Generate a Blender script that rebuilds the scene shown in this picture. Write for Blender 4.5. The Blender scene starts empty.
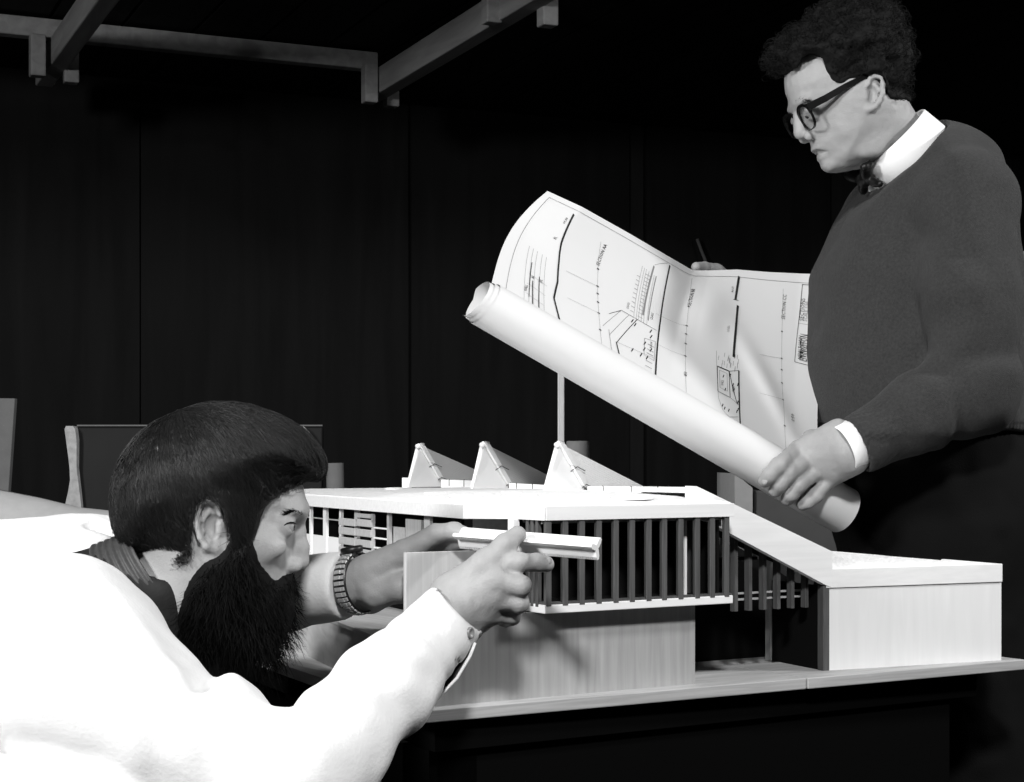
import bpy, bmesh, math, random
import numpy as np
from mathutils import Vector, Matrix
random.seed(7); rng = np.random.default_rng(7)
PI = math.pi
scene = bpy.context.scene
COL = scene.collection

# ------------------------------------------------------------------ camera
F, HY, HZ = 1700.0, 462.0, 1.064          # focal length in pixels, horizon row, eye height (m)
cam_d = bpy.data.cameras.new('camera'); cam = bpy.data.objects.new('camera', cam_d); COL.objects.link(cam)
cam.location = (0, 0, HZ); cam.rotation_euler = (PI/2, 0, 0)
cam_d.sensor_width = 36; cam_d.lens = F/1024*36; cam_d.shift_y = (HY-391)/1024
cam_d.clip_start = .05; cam_d.clip_end = 50
scene.camera = cam
def W(px, py, Y): return Vector(((px-512)/F*Y, Y, HZ-(py-HY)/F*Y))   # survey helper: bearing + distance -> metres

# ------------------------------------------------------------------ materials
def mat(name, v, rough=.6, spec=.3, noise=None, bump=None, grain=None, metal=0, sheen=0, sss=0):
    m = bpy.data.materials.new(name); m.use_nodes = True
    nt = m.node_tree; N = nt.nodes; L = nt.links
    b = N['Principled BSDF']
    b.inputs['Base Color'].default_value = (v, v, v, 1)
    b.inputs['Roughness'].default_value = rough
    b.inputs['Specular IOR Level'].default_value = spec
    b.inputs['Metallic'].default_value = metal
    if sheen:
        b.inputs['Sheen Weight'].default_value = sheen; b.inputs['Sheen Roughness'].default_value = .5
        b.inputs['Sheen Tint'].default_value = (1, 1, 1, 1)
    if sss:
        b.inputs['Subsurface Weight'].default_value = sss
        b.inputs['Subsurface Radius'].default_value = (1, 1, 1); b.inputs['Subsurface Scale'].default_value = .004
    tc = N.new('ShaderNodeTexCoord')
    def ramp(fac, a, c):
        r = N.new('ShaderNodeMapRange'); r.inputs[3].default_value = a; r.inputs[4].default_value = c
        L.new(fac, r.inputs[0]); return r.outputs[0]
    col = None
    if noise:
        sc, lo, hi = noise
        n = N.new('ShaderNodeTexNoise'); n.inputs['Scale'].default_value = sc; n.inputs['Detail'].default_value = 5
        L.new(tc.outputs['Object'], n.inputs['Vector']); col = ramp(n.outputs[0], lo*v, hi*v)
    if grain:                                  # wood: noise stretched along an axis given by scale vector
        svec, lo, hi = grain[:3]; rot = grain[3] if len(grain) > 3 else 0
        mp = N.new('ShaderNodeMapping'); mp.inputs['Scale'].default_value = svec; mp.inputs['Rotation'].default_value = (0, 0, rot)
        mp.vector_type = 'TEXTURE' if False else 'POINT'
        vr = N.new('ShaderNodeVectorRotate'); vr.rotation_type = 'Z_AXIS'; vr.inputs['Angle'].default_value = rot
        mp.inputs['Rotation'].default_value = (0, 0, 0)
        L.new(tc.outputs['Object'], vr.inputs['Vector']); L.new(vr.outputs[0], mp.inputs['Vector'])
        n = N.new('ShaderNodeTexNoise'); n.inputs['Scale'].default_value = 1; n.inputs['Detail'].default_value = 6
        n.inputs['Distortion'].default_value = .6
        L.new(mp.outputs[0], n.inputs['Vector'])
        col = ramp(n.outputs[0], lo*v, hi*v)
    if col is not None:
        cc = N.new('ShaderNodeCombineColor'); [L.new(col, cc.inputs[i]) for i in range(3)]
        L.new(cc.outputs[0], b.inputs['Base Color'])
    if bump:
        sc, st = bump
        n = N.new('ShaderNodeTexNoise'); n.inputs['Scale'].default_value = sc; n.inputs['Detail'].default_value = 4
        L.new(tc.outputs['Object'], n.inputs['Vector'])
        bp = N.new('ShaderNodeBump'); bp.inputs['Strength'].default_value = st; bp.inputs['Distance'].default_value = .002
        L.new(n.outputs[0], bp.inputs['Height']); L.new(bp.outputs[0], b.inputs['Normal'])
    return m
AW = math.radians(32)                          # heading of the model's front edge
M = dict(
  skin=mat('skin', .33, .55, .35, noise=(60, .86, 1.12), bump=(500, .25), sss=.12),
  skin_fair=mat('fair_skin', .33, .55, .35, noise=(60, .88, 1.1), bump=(500, .25), sss=.12),
  eye=mat('eye_white', .28, .15, .5), iris=mat('iris', .03, .1, .5),
  lens=None,
  hair=mat('dark_hair', .010, .45, .35), beard=mat('beard', .004, .7, .10), curls=mat('curly_hair', .009, .7, .08),
  white=mat('white_cotton', .70, .9, .1, bump=(220, .25)),
  cuff=mat('shirt_linen', .85, .9, .1, bump=(900, .1)),
  darkshirt=mat('dark_shirt', .012, .7, .25, bump=(300, .2)),
  stripe=mat('ribbed_collar', .03, .55, .4, grain=((420, 420, 420), .4, 2.2)),
  wool=mat('grey_wool', .036, .95, .1, noise=(260, .55, 1.5), bump=(700, .7), sheen=.06),
  trouser=mat('black_trousers', .004, .9, .1, bump=(500, .3)),
  tie=mat('bow_tie', .006, .4, .3), shoe=mat('black_leather', .012, .3, .5),
  frame=mat('glasses_frame', .006, .2, .5),
  steel=mat('steel', .62, .3, .6, metal=.35), blackgap=mat('watch_black', .01, .4, .4),
  button=mat('shirt_button', .25, .3, .5),
  paper=mat('drawing_paper', .70, .8, .15, noise=(9, .97, 1.03)),
  ink=mat('ink', .02, .8, .1), inkthin=mat('thin_ink', .22, .8, .1),
  rule=mat('scale_rule', .85, .4, .4), rulemark=mat('rule_marks', .05, .5, .3),
  white_card=mat('white_card', .86, .85, .1, noise=(30, .95, 1.04)),
  felt=mat('roof_covering', .86, .9, .1, noise=(120, .85, 1.08), bump=(160, .8)),
  balsa=mat('balsa', .84, .8, .15, grain=((6, 160, 160), .86, 1.1, -AW)),
  balsa_v=mat('balsa_upright', .52, .8, .15, grain=((150, 150, 7), .72, 1.2, -AW)),
  pale_v=mat('pale_balsa_upright', .80, .8, .15, grain=((90, 90, 9), .9, 1.05, -AW)),
  fin=mat('dark_wood_fin', .085, .7, .2, grain=((260, 260, 18), .45, 1.6)),
  ply=mat('plywood', .38, .7, .2, grain=((110, 110, 7), .62, 1.3, -AW)),
  plyside=mat('plywood_lengthwise', .46, .7, .2, grain=((90, 5, 60), .55, 1.25, -AW)),
  pineedge=mat('pine_edge', .42, .7, .2, grain=((9, 60, 260), .5, 1.35, -AW)),
  reed=mat('reeded_panel', .5, .7, .2), reed_pale=mat('pale_panel', .86, .7, .2),
  slat=mat('model_slat', .45, .8, .1, noise=(200, .8, 1.2)),
  shade=mat('painted_shade', .006, .9, .05),  # near-black colour that paints shade inside and under the model
  thread=mat('black_thread', .03, .7, .2),
  table=mat('black_table', .0025, .9, .03),
  beam=mat('rough_pine_beam', .32, .85, .1, grain=((25, 3, 25), .5, 1.5, -.415)),
  plank=mat('dark_ceiling_plank', .022, .85, .1, grain=((30, 2, 30), .5, 1.5, -.415)),
  floor=mat('dark_floor', .006, .9, .04, noise=(3, .6, 1.4)),
  wall=mat('dark_panelling', .014, .85, .08, grain=((14, 14, 1.2), .55, 1.5)),
  wall2=mat('brown_panelling', .022, .85, .08, grain=((14, 14, 1.2), .55, 1.5)),
  greyboard=mat('grey_board', .13, .85, .1, noise=(40, .85, 1.15)),
  palesheet=mat('pale_sheet', .42, .85, .1, noise=(60, .9, 1.1)),
  darkboard=mat('dark_portfolio', .007, .6, .15, noise=(20, .7, 1.4)),
  worn=mat('worn_edge', .34, .85, .1, noise=(70, .4, 1.4)),
  boxcard=mat('grey_carton', .10, .85, .1, noise=(14, .8, 1.2)),
  tube=mat('card_tube', .30, .8, .1, noise=(50, .85, 1.15)),
)
def glass():
    m = bpy.data.materials.new('spectacle_lens'); m.use_nodes = True
    nt = m.node_tree; N = nt.nodes; L = nt.links
    N.remove(N['Principled BSDF'])
    t = N.new('ShaderNodeBsdfTransparent'); g = N.new('ShaderNodeBsdfGlossy'); g.inputs['Roughness'].default_value = .03
    mx = N.new('ShaderNodeMixShader'); mx.inputs[0].default_value = .06; L.new(t.outputs[0], mx.inputs[1]); L.new(g.outputs[0], mx.inputs[2])
    L.new(mx.outputs[0], N['Material Output'].inputs[0]); return m
M['lens'] = glass()

# ------------------------------------------------------------------ object helpers
def tag(o, label=None, cat=None, group=None, kind=None):
    if label: o['label'] = label
    if cat: o['category'] = cat
    if group: o['group'] = group
    if kind: o['kind'] = kind
    return o
def empty(name, loc, label, cat, group=None):
    o = bpy.data.objects.new(name, None); COL.objects.link(o); o.location = loc
    o.empty_display_size = .05
    return tag(o, label, cat, group)
def link(name, me, m, parent=None):
    o = bpy.data.objects.new(name, me); COL.objects.link(o)
    ms = m if isinstance(m, (list, tuple)) else [m]
    for q in ms: me.materials.append(q)
    if parent:
        o.parent = parent; o.matrix_parent_inverse = Matrix.Translation(-world_loc(parent))
    return o
def world_loc(o):
    return o.location.copy() if not o.parent else o.location + o.matrix_parent_inverse.translation + world_loc(o.parent)
class MB:
    def __init__(s): s.v = []; s.f = []; s.mi = []; s.cur = 0
    def poly(s, pts, faces):
        b = len(s.v); s.v += [tuple(p) for p in pts]
        for f in faces: s.f.append(tuple(b+i for i in f)); s.mi.append(s.cur)
    def hexa(s, c):          # 8 corners: bottom ring 0-3, top ring 4-7
        s.poly(c, [(3,2,1,0),(4,5,6,7),(0,1,5,4),(1,2,6,5),(2,3,7,6),(3,0,4,7)])
    def box(s, lo, hi, fr=None):
        x0,y0,z0 = lo; x1,y1,z1 = hi
        c = [(x0,y0,z0),(x1,y0,z0),(x1,y1,z0),(x0,y1,z0),(x0,y0,z1),(x1,y0,z1),(x1,y1,z1),(x0,y1,z1)]
        s.hexa([fr(p) for p in c] if fr else c)
    def prism(s, ring, d):   # ring of 3-D points extruded by vector d
        n = len(ring); a = [Vector(p) for p in ring]; b = [p+Vector(d) for p in a]
        s.poly(a+b, [tuple(range(n-1,-1,-1)), tuple(range(n,2*n))]+[(i,(i+1)%n,n+(i+1)%n,n+i) for i in range(n)])
    def tube(s, pts, r, n=8, caps=True, flat=None):
        pts = [Vector(p) for p in pts]; rs = r if isinstance(r, (list, tuple)) else [r]*len(pts)
        rings = []; up = None
        for i, p in enumerate(pts):
            t = (pts[min(i+1, len(pts)-1)]-pts[max(i-1, 0)]).normalized()
            if up is None: up = t.orthogonal().normalized() if flat is None else (Vector(flat)-t*t.dot(Vector(flat))).normalized()
            else: up = (up-t*t.dot(up)).normalized()
            sd = t.cross(up)
            rings.append([p+(up*math.cos(2*PI*k/n)+sd*math.sin(2*PI*k/n))*rs[i] for k in range(n)])
        P = [q for R in rings for q in R]; fs = []
        for i in range(len(pts)-1):
            for k in range(n): fs.append((i*n+k, i*n+(k+1)%n, (i+1)*n+(k+1)%n, (i+1)*n+k))
        if caps: fs += [tuple(range(n-1,-1,-1)), tuple((len(pts)-1)*n+k for k in range(n))]
        s.poly(P, fs)
    def build(s, name, m, parent=None, smooth=False, bevel=0):
        me = bpy.data.meshes.new(name); me.from_pydata(s.v, [], s.f)
        o = link(name, me, m, parent)
        for p, i in zip(me.polygons, s.mi): p.material_index = i; p.use_smooth = smooth
        bm = bmesh.new(); bm.from_mesh(me); bmesh.ops.recalc_face_normals(bm, faces=bm.faces)
        bm.to_mesh(me); bm.free()
        if bevel:
            md = o.modifiers.new('bevel', 'BEVEL'); md.width = bevel; md.segments = 2; md.limit_method = 'ANGLE'
        return o

# ------------------------------------------------------------------ signed-distance sculpting
def V3(p): return np.array(p, dtype=np.float32)
def basis(f, u):
    f = V3(f); f /= np.linalg.norm(f); u = V3(u); u = u-f*np.dot(u, f); u /= np.linalg.norm(u)
    return np.stack([f, np.cross(u, f), u])      # rows: forward, left, up
def vnoise(P, sc, seed=0):
    q = P*sc; i = np.floor(q).astype(np.int64); f = (q-i).astype(np.float32); f = f*f*(3-2*f)
    def h(a, b, c):
        n = (a*374761393+b*668265263+c*2147483647+seed*974634777) & 0xffffffff
        n = ((n ^ (n >> 13))*1274126177) & 0xffffffff
        return ((n ^ (n >> 16)) & 0xffff).astype(np.float32)/32767.5-1
    r = 0
    for dx in (0, 1):
        for dy in (0, 1):
            for dz in (0, 1):
                w = (f[..., 0] if dx else 1-f[..., 0])*(f[..., 1] if dy else 1-f[..., 1])*(f[..., 2] if dz else 1-f[..., 2])
                r = r+w*h(i[..., 0]+dx, i[..., 1]+dy, i[..., 2]+dz)
    return r
def d_cone(P, a, b, r1, r2):
    ba = b-a; l2 = np.dot(ba, ba); rr = r1-r2; a2 = l2-rr*rr; il2 = 1/l2
    pa = P-a; y = pa@ba; z = y-l2
    xv = pa*l2-y[..., None]*ba; x2 = np.einsum('...i,...i', xv, xv)
    y2 = y*y*l2; z2 = z*z*l2
    k = np.sign(rr)*rr*rr*x2
    d = (np.sqrt(np.maximum(x2*a2*il2, 0))+y*rr)*il2-r1
    c1 = np.sign(z)*a2*z2 > k; c2 = np.sign(y)*a2*y2 < k
    d = np.where(c1, np.sqrt(x2+z2)*il2-r2, np.where(c2, np.sqrt(x2+y2)*il2-r1, d))
    return d
def d_ell(P, c, r, R):
    q = (P-c)@R.T if R is not None else P-c
    k0 = np.linalg.norm(q/r, axis=-1); k1 = np.linalg.norm(q/(r*r), axis=-1)
    return np.where(k1 < 1e-9, -r.min(), k0*(k0-1)/np.maximum(k1, 1e-9))
def d_box(P, c, r, R, rd):
    q = np.abs((P-c)@R.T if R is not None else P-c)-(r-rd)
    return np.linalg.norm(np.maximum(q, 0), axis=-1)+np.minimum(q.max(-1), 0)-rd
def poly_sd(x, y, pts):
    d = np.full(x.shape, 1e9, np.float32); s = np.ones(x.shape, np.float32); n = len(pts)
    for i in range(n):
        ax, ay = pts[i]; bx, by = pts[i-1]
        ex, ey = bx-ax, by-ay; wx, wy = x-ax, y-ay
        t = np.clip((wx*ex+wy*ey)/(ex*ex+ey*ey), 0, 1)
        d = np.minimum(d, (wx-ex*t)**2+(wy-ey*t)**2)
        c1 = y >= ay; c2 = y < by; c3 = ex*wy > ey*wx
        s = np.where((c1 & c2 & c3) | (~c1 & ~c2 & ~c3), -s, s)
    return s*np.sqrt(d)                       # negative inside
def smooth_poly(pts, n=6):                    # closed Catmull-Rom
    out = []; N = len(pts)
    for i in range(N):
        p0, p1, p2, p3 = (np.array(pts[(i+k-1) % N], float) for k in range(4))
        for t in np.linspace(0, 1, n, endpoint=False):
            out.append(tuple(.5*((2*p1)+(-p0+p2)*t+(2*p0-5*p1+4*p2-p3)*t*t+(-p0+3*p1-3*p2+p3)*t**3)))
    return out
class SDF:
    def __init__(s): s.ops = []; s.post = []
    def add(s, fn, c, r, k=.01, op='u'): s.ops.append((fn, V3(c), r, k, op)); return s
    def cone(s, a, b, r1, r2, k=.01, op='u'):
        a = V3(a); b = V3(b)
        if np.linalg.norm(b-a) < abs(r1-r2)+1e-4: b = a+(b-a)/max(np.linalg.norm(b-a), 1e-6)*(abs(r1-r2)+1e-3)
        return s.add(lambda P: d_cone(P, a, b, r1, r2), (a+b)/2, np.linalg.norm(b-a)/2+max(r1, r2), k, op)
    def chain(s, pts, rs, k=.01, op='u'):
        for i in range(len(pts)-1): s.cone(pts[i], pts[i+1], rs[i], rs[i+1], k, op)
        return s
    def ell(s, c, r, R=None, k=.01, op='u'):
        c = V3(c); r = V3(r)
        return s.add(lambda P: d_ell(P, c, r, R), c, float(r.max()), k, op)
    def box(s, c, r, R=None, rd=.003, k=.005, op='u'):
        c = V3(c); r = V3(r)
        return s.add(lambda P: d_box(P, c, r, R, rd), c, float(np.linalg.norm(r)), k, op)
    def eval(s, P, bc=None, br=0):
        shp = P.shape[:-1]
        d = np.full(shp, .25, np.float32)
        for fn, c, r, k, op in s.ops:
            if bc is not None:
                sel = np.linalg.norm(bc-c, axis=-1) < r+br+k+.015
                if not sel.any(): continue
                e = fn(P[sel]).astype(np.float32); a = d[sel]
            else: e = fn(P).astype(np.float32); a = d
            if op == 's': e = -e; h = np.clip(.5-.5*(a-e)/k, 0, 1); q = a*(1-h)+e*h+k*h*(1-h)
            elif op == 'i': h = np.clip(.5-.5*(a-e)/k, 0, 1); q = a*(1-h)+e*h+k*h*(1-h)
            else: h = np.clip(.5+.5*(a-e)/k, 0, 1); q = a*(1-h)+e*h-k*h*(1-h)
            if bc is not None: d[sel] = q
            else: d = q
        if s.post:
            near = np.abs(d) < .06
            if near.any():
                Q = P[near]; e = d[near]
                for fn in s.post: e = e+fn(Q)
                d[near] = e
        return d
    def grad(s, P, e=.002):
        g = np.stack([s.eval(P+V3(v))-s.eval(P-V3(v)) for v in ((e,0,0),(0,e,0),(0,0,e))], -1)
        return g/np.maximum(np.linalg.norm(g, axis=-1, keepdims=True), 1e-9)
    def mesh(s, h, lo=None, hi=None, B=8, slack=1.6):
        if lo is None:
            cs = [(c, r) for fn, c, r, k, op in s.ops if op == 'u']
            lo = np.min([c-r for c, r in cs], 0)-.02; hi = np.max([c+r for c, r in cs], 0)+.02
        lo = V3(lo); hi = V3(hi); bs = B*h; nb = np.ceil((hi-lo)/bs).astype(int)
        # coarse-to-fine search for blocks that hold surface
        g = np.stack(np.meshgrid(*[np.arange(n) for n in nb], indexing='ij'), -1).reshape(-1, 3)
        act = []
        for ch in np.array_split(g, max(1, len(g)//60000)):
            c = lo+(ch+.5)*bs
            d = s.eval(c[:, None, :], c, 0.0 if False else bs)[:, 0]
            act.append(ch[np.abs(d) < bs*.87*slack])
        g = np.concatenate(act)
        dims = nb*B+3
        key = lambda c: ((c[..., 0]+1)*dims[1]+(c[..., 1]+1))*dims[2]+(c[..., 2]+1)
        lat = np.stack(np.meshgrid(*[np.arange(B+1)]*3, indexing='ij'), -1)
        KEYS, VERT, Q = [], [], []
        for ch in np.array_split(g, max(1, len(g)//1500)):
            idx = ch[:, None, None, None, :]*B+lat
            P = (lo+idx*h).astype(np.float32)
            c = lo+(ch+.5)*bs
            D = s.eval(P.reshape(len(ch), -1, 3), c, bs*.87).reshape(len(ch), B+1, B+1, B+1)
            S = D < 0
            # vertices
            acc = np.zeros((len(ch), B, B, B, 3), np.float32); cnt = np.zeros((len(ch), B, B, B), np.float32)
            for ax in range(3):
                sl0 = [slice(None)]*4; sl1 = [slice(None)]*4
                sl0[ax+1] = slice(0, B); sl1[ax+1] = slice(1, B+1)
                a, b = D[tuple(sl0)], D[tuple(sl1)]
                cr = S[tuple(sl0)] != S[tuple(sl1)]
                t = np.where(cr, a/np.where(cr, a-b, 1), 0)
                o1, o2 = [q for q in range(3) if q != ax]
                for u in (0, 1):
                    for v in (0, 1):
                        sl = [slice(None)]*4; sl[o1+1] = slice(u, u+B); sl[o2+1] = slice(v, v+B)
                        m_ = cr[tuple(sl)]; tt = t[tuple(sl)]
                        cnt += m_; acc[..., ax] += np.where(m_, tt, 0); acc[..., o1] += m_*u; acc[..., o2] += m_*v
                # quads for edges owned by the block
                sl = [slice(None)]*4; sl[o1+1] = slice(0, B); sl[o2+1] = slice(0, B)
                w = np.argwhere(cr[tuple(sl)])
                if len(w):
                    base = ch[w[:, 0]]*B+w[:, 1:]
                    e1 = np.zeros(3, int); e1[o1] = 1; e2 = np.zeros(3, int); e2[o2] = 1
                    q = np.stack([key(base-e1-e2), key(base-e2), key(base), key(base-e1)], 1)
                    flip = S[tuple(sl0)][tuple(sl)][tuple(w.T)]
                    if ax == 1: flip = ~flip
                    q[~flip] = q[~flip][:, ::-1]
                    Q.append(q)
            w = np.argwhere(cnt > 0)
            off = acc[tuple(w.T)]/cnt[tuple(w.T)][:, None]
            ce = ch[w[:, 0]]*B+w[:, 1:]
            KEYS.append(key(ce)); VERT.append(lo+(ce+off)*h)
        K = np.concatenate(KEYS); Vv = np.concatenate(VERT); q = np.concatenate(Q)
        o = np.argsort(K); K = K[o]; Vv = Vv[o]
        ix = np.searchsorted(K, q); ix = np.minimum(ix, len(K)-1)
        ok = (K[ix] == q).all(1)
        return Vv.astype(np.float32), ix[ok].astype(np.int32)
def np_mesh(name, V, Fq, m, parent=None, smooth=True, mi=None):
    me = bpy.data.meshes.new(name); n = Fq.shape[1]
    me.vertices.add(len(V)); me.vertices.foreach_set('co', np.ascontiguousarray(V, np.float32).ravel())
    me.loops.add(len(Fq)*n); me.loops.foreach_set('vertex_index', np.ascontiguousarray(Fq, np.int32).ravel())
    me.polygons.add(len(Fq)); me.polygons.foreach_set('loop_start', np.arange(len(Fq), dtype=np.int32)*n)
    me.polygons.foreach_set('use_smooth', np.full(len(Fq), smooth))
    if mi is not None: me.polygons.foreach_set('material_index', mi.astype(np.int32))
    me.update(calc_edges=True); me.validate()
    return link(name, me, m, parent)
def strands_mesh(name, paths, r0, r1, m, parent):
    """paths (N, m, 3): thin three-sided hairs"""
    N, k, _ = paths.shape
    t = np.gradient(paths, axis=1); t /= np.maximum(np.linalg.norm(t, axis=-1, keepdims=True), 1e-9)
    ref = np.where(np.abs(t[..., 2:3]) > .9, V3((1, 0, 0)), V3((0, 0, 1)))
    a = np.cross(t, ref); a /= np.maximum(np.linalg.norm(a, axis=-1, keepdims=True), 1e-9); b = np.cross(t, a)
    r = (np.linspace(0, 1, k)[None, :, None]*(r1-r0)+r0)
    R = np.stack([paths+r*(a*math.cos(q)+b*math.sin(q)) for q in (0, 2.094, 4.189)], 2)   # N,k,3,3
    base = (np.arange(N)[:, None, None]*k+np.arange(k-1)[None, :, None])*3
    j = np.arange(3)[None, None, :]
    Fq = np.stack([base+j, base+(j+1) % 3, base+3+(j+1) % 3, base+3+j], -1).reshape(-1, 4)
    return np_mesh(name, R.reshape(-1, 3), Fq, m, parent, True)
# ------------------------------------------------------------------ the room
UX = Vector((math.cos(.415), math.sin(.415), 0)); VX = Vector((-math.sin(.415), math.cos(.415), 0)); ZV = Vector((0, 0, 1))
RO = Vector((-.467, 5.59, 0))                       # joint of the two beams
def RM(u, v, z): return RO+UX*u+VX*v+ZV*z
m = MB(); m.poly([RM(-4,-9,0), RM(5,-9,0), RM(5,1.2,0), RM(-4,1.2,0), RM(-4,-9,-.1), RM(5,-9,-.1), RM(5,1.2,-.1), RM(-4,1.2,-.1)], [(0,1,2,3),(4,7,6,5),(0,4,5,1),(1,5,6,2),(2,6,7,3),(3,7,4,0)])
tag(m.build('floor', M['floor']), kind='structure', label='dark studio floor under the table')
m = MB(); c = 2.42
for i in range(34):                                  # ceiling of boards with open joints
    u0 = -3+i*.22
    m.hexa([RM(u0,-3.4,c), RM(u0+.208,-3.4,c), RM(u0+.208,1.2,c), RM(u0,1.2,c), RM(u0,-3.4,c+.02), RM(u0+.208,-3.4,c+.02), RM(u0+.208,1.2,c+.02), RM(u0,1.2,c+.02)])
m.hexa([RM(-3.2,-3.4,c+.03), RM(4.8,-3.4,c+.03), RM(4.8,1.2,c+.03), RM(-3.2,1.2,c+.03), RM(-3.2,-3.4,c+.05), RM(4.8,-3.4,c+.05), RM(4.8,1.2,c+.05), RM(-3.2,1.2,c+.05)])
tag(m.build('ceiling', M['plank']), kind='structure', label='dark boarded ceiling over the back of the studio')
wb = []
def wall_panel(u0, u1, v, mt, th=.02):
    m.hexa([RM(u0,v,0), RM(u1,v,0), RM(u1,v+th,0), RM(u0,v+th,0), RM(u0,v,c), RM(u1,v,c), RM(u1,v+th,c), RM(u0,v+th,c)])
m = MB()
us = [-3.2, -2.2, -1.62, -.6, .42, 1.36, 1.43, 2.32, 3.3, 4.4]
for i in range(len(us)-1):
    m.cur = 1 if i in (1, 5, 7) else 0
    wall_panel(us[i]+.004, us[i+1]-.004, .75+(.012 if i % 2 else 0), None)
m.cur = 0; wall_panel(-3.4, 4.8, .80, None)
tag(m.build('wall_back', [M['wall'], M['wall2']]), kind='structure', label='dark timber panelled wall at the back')
def beam(n, p, q, w, lab):
    m = MB(); p, q = Vector(p), Vector(q); d = (q-p); hz = Vector((d.x, d.y, 0))
    sd = Vector((-hz.y, hz.x, 0)).normalized()*w[0]/2 if hz.length > 1e-6 else UX*w[0]/2
    up = ZV*w[1] if hz.length > 1e-6 else VX*w[1]
    if hz.length <= 1e-6: p = p-up/2; q = q-up/2
    m.hexa([p-sd, q-sd, q+sd, p+sd, p-sd+up, q-sd+up, q+sd+up, p+sd+up])
    return tag(m.build('trim_%d' % n, M['beam'], bevel=.004), label=lab, kind='structure')
beam(1, RM(-3.2,.0,2.35), RM(.02,.0,2.35), (.05,.058), 'pale rough timber cross beam under the ceiling at upper left')
beam(2, RM(.04,.10,2.27), RM(.04,-2.6,2.27), (.055,.085), 'pale timber beam running toward the viewer at top centre')
beam(3, RM(-1.0,.30,2.27), RM(-1.0,-2.6,2.27), (.055,.085), 'pale timber beam running toward the viewer at upper left')
k = 4
for (u, v, z0, z1, lab) in ((-.015,-.04,2.235,2.36,'short timber post stub left of the central beam end'), (.095,.06,2.25,2.33,'short timber post stub right of the central beam end'),
      (-1.07,-.04,2.225,2.35,'short timber post stub left of the left beam'), (-.955,.06,2.235,2.34,'short timber post stub right of the left beam'),
      (.0,-1.02,2.264,2.42,'timber post stub left of the near beam end at top centre'), (.085,-1.2,2.223,2.42,'timber post stub right of the near beam end at top centre')):
    beam(k, RM(u,v,z0), RM(u,v,z1), (.045,.045), lab); k += 1
# scrap of paper pinned on the wall, hook of wire
m = MB(); p = RM(-1.52,.735,1.86)
m.prism([p, p+UX*.035+ZV*.012, p+UX*.05-ZV*.02, p+UX*.02-ZV*.03], -VX*.004)
tag(m.build('paper_scrap', M['palesheet']), 'tiny pale paper scrap pinned to the dark wall at far left', 'paper')
hk = lambda px, py: W(px, py, 6.90); m = MB(); m.tube([hk(697,239), hk(701,250), hk(705,260), hk(706,268), hk(705.5,274)], .0065, 6); m.tube([hk(705.5,274), hk(705.5,274)+VX*.12], .0065, 6)
tag(m.build('wall_hook', M['greyboard']), 'thin dark wire hook on the wall above the raised drawing', 'hook')

# ------------------------------------------------------------------ model frame
O = Vector((.0365, 1.88, 0)); AV = Vector((math.cos(AW), math.sin(AW), 0)); BV = Vector((-math.sin(AW), math.cos(AW), 0))
def A(s, t, z): return O+AV*s+BV*t+ZV*z
def s_at(px, t):
    q = (px-512)/F; return (q*(O.y+t*BV.y)-O.x-t*BV.x)/(AV.x-q*AV.y)
def t_at(px, s):
    q = (px-512)/F; return (q*(O.y+s*AV.y)-O.x-s*AV.x)/(BV.x-q*BV.y)
def z_at(py, Y): return HZ-(py-HY)/F*Y
def on_t(px, py, t):                                  # point of the upright plane t=const
    p = A(s_at(px, t), t, 0); return Vector((p.x, p.y, z_at(py, p.y)))
def abox(mb, s0, s1, t0, t1, z0, z1): mb.box((s0, t0, z0), (s1, t1, z1), lambda p: A(*p))
ZG, ZS0, ZS1, ZF0, ZF1 = .80, .896, .9056, .9991, 1.015

model = empty('architectural_model', A(.3, .3, .786), 'wooden architectural model of a building with flat roof, dark fins and three roof lights', 'model')
# base board: front strip of two planks and the wide rear part
def plan_prism(mb, pts, z0, z1): mb.prism([(p[0], p[1], z0) for p in pts], (0, 0, z1-z0))
def PS(s, t): p = A(s, t, 0); return (p.x, p.y)
LEFT0 = Vector((-.1, 1.80)); LD = Vector((-.431, .902))       # left edge of the board
def LP(k, off=0): q = LEFT0+LD*k; return (q.x+off, q.y)
sj = s_at(807, -.004)
m = MB(); plan_prism(m, [LP(0), PS(sj-.001, -.004), PS(sj-.001, .16), LP(.2)], .7864, ZG)
m.build('base_board', M['pineedge'], model, bevel=.0012)
m = MB(); plan_prism(m, [PS(sj+.0005, -.006), PS(.758, -.012), PS(.758, .075), PS(.64, .10), PS(sj+.0005, .16)], .7866, ZG)
m.build('base_board', M['pineedge'], model, bevel=.0012)
m = MB(); plan_prism(m, [LP(.2005), PS(sj, .1605), PS(.50, .1605), PS(.50, .85), LP(1.1)], .7864, ZG-.0002)
m.build('base_board', M['plyside'], model)
# raised terrace on the left
TE = Vector((-.2596, 2.263)); TD = Vector((-.1126, .327)).normalized()
tp = lambda y: (TE.x+TD.x*(y-TE.y)/TD.y, y)
m = MB(); plan_prism(m, [tp(1.862), (.03, 1.945), (-.06, 2.7), tp(2.7)], ZG, .858); m.build('terrace', M['plyside'], model)
m = MB(); plan_prism(m, [(tp(1.856)[0]-.003, 1.856), (.03, 1.945), (-.06, 2.7), (tp(2.7)[0]-.003, 2.7)], .858, .8635); m.build('terrace_top', M['plyside'], model, bevel=.0008)
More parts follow.
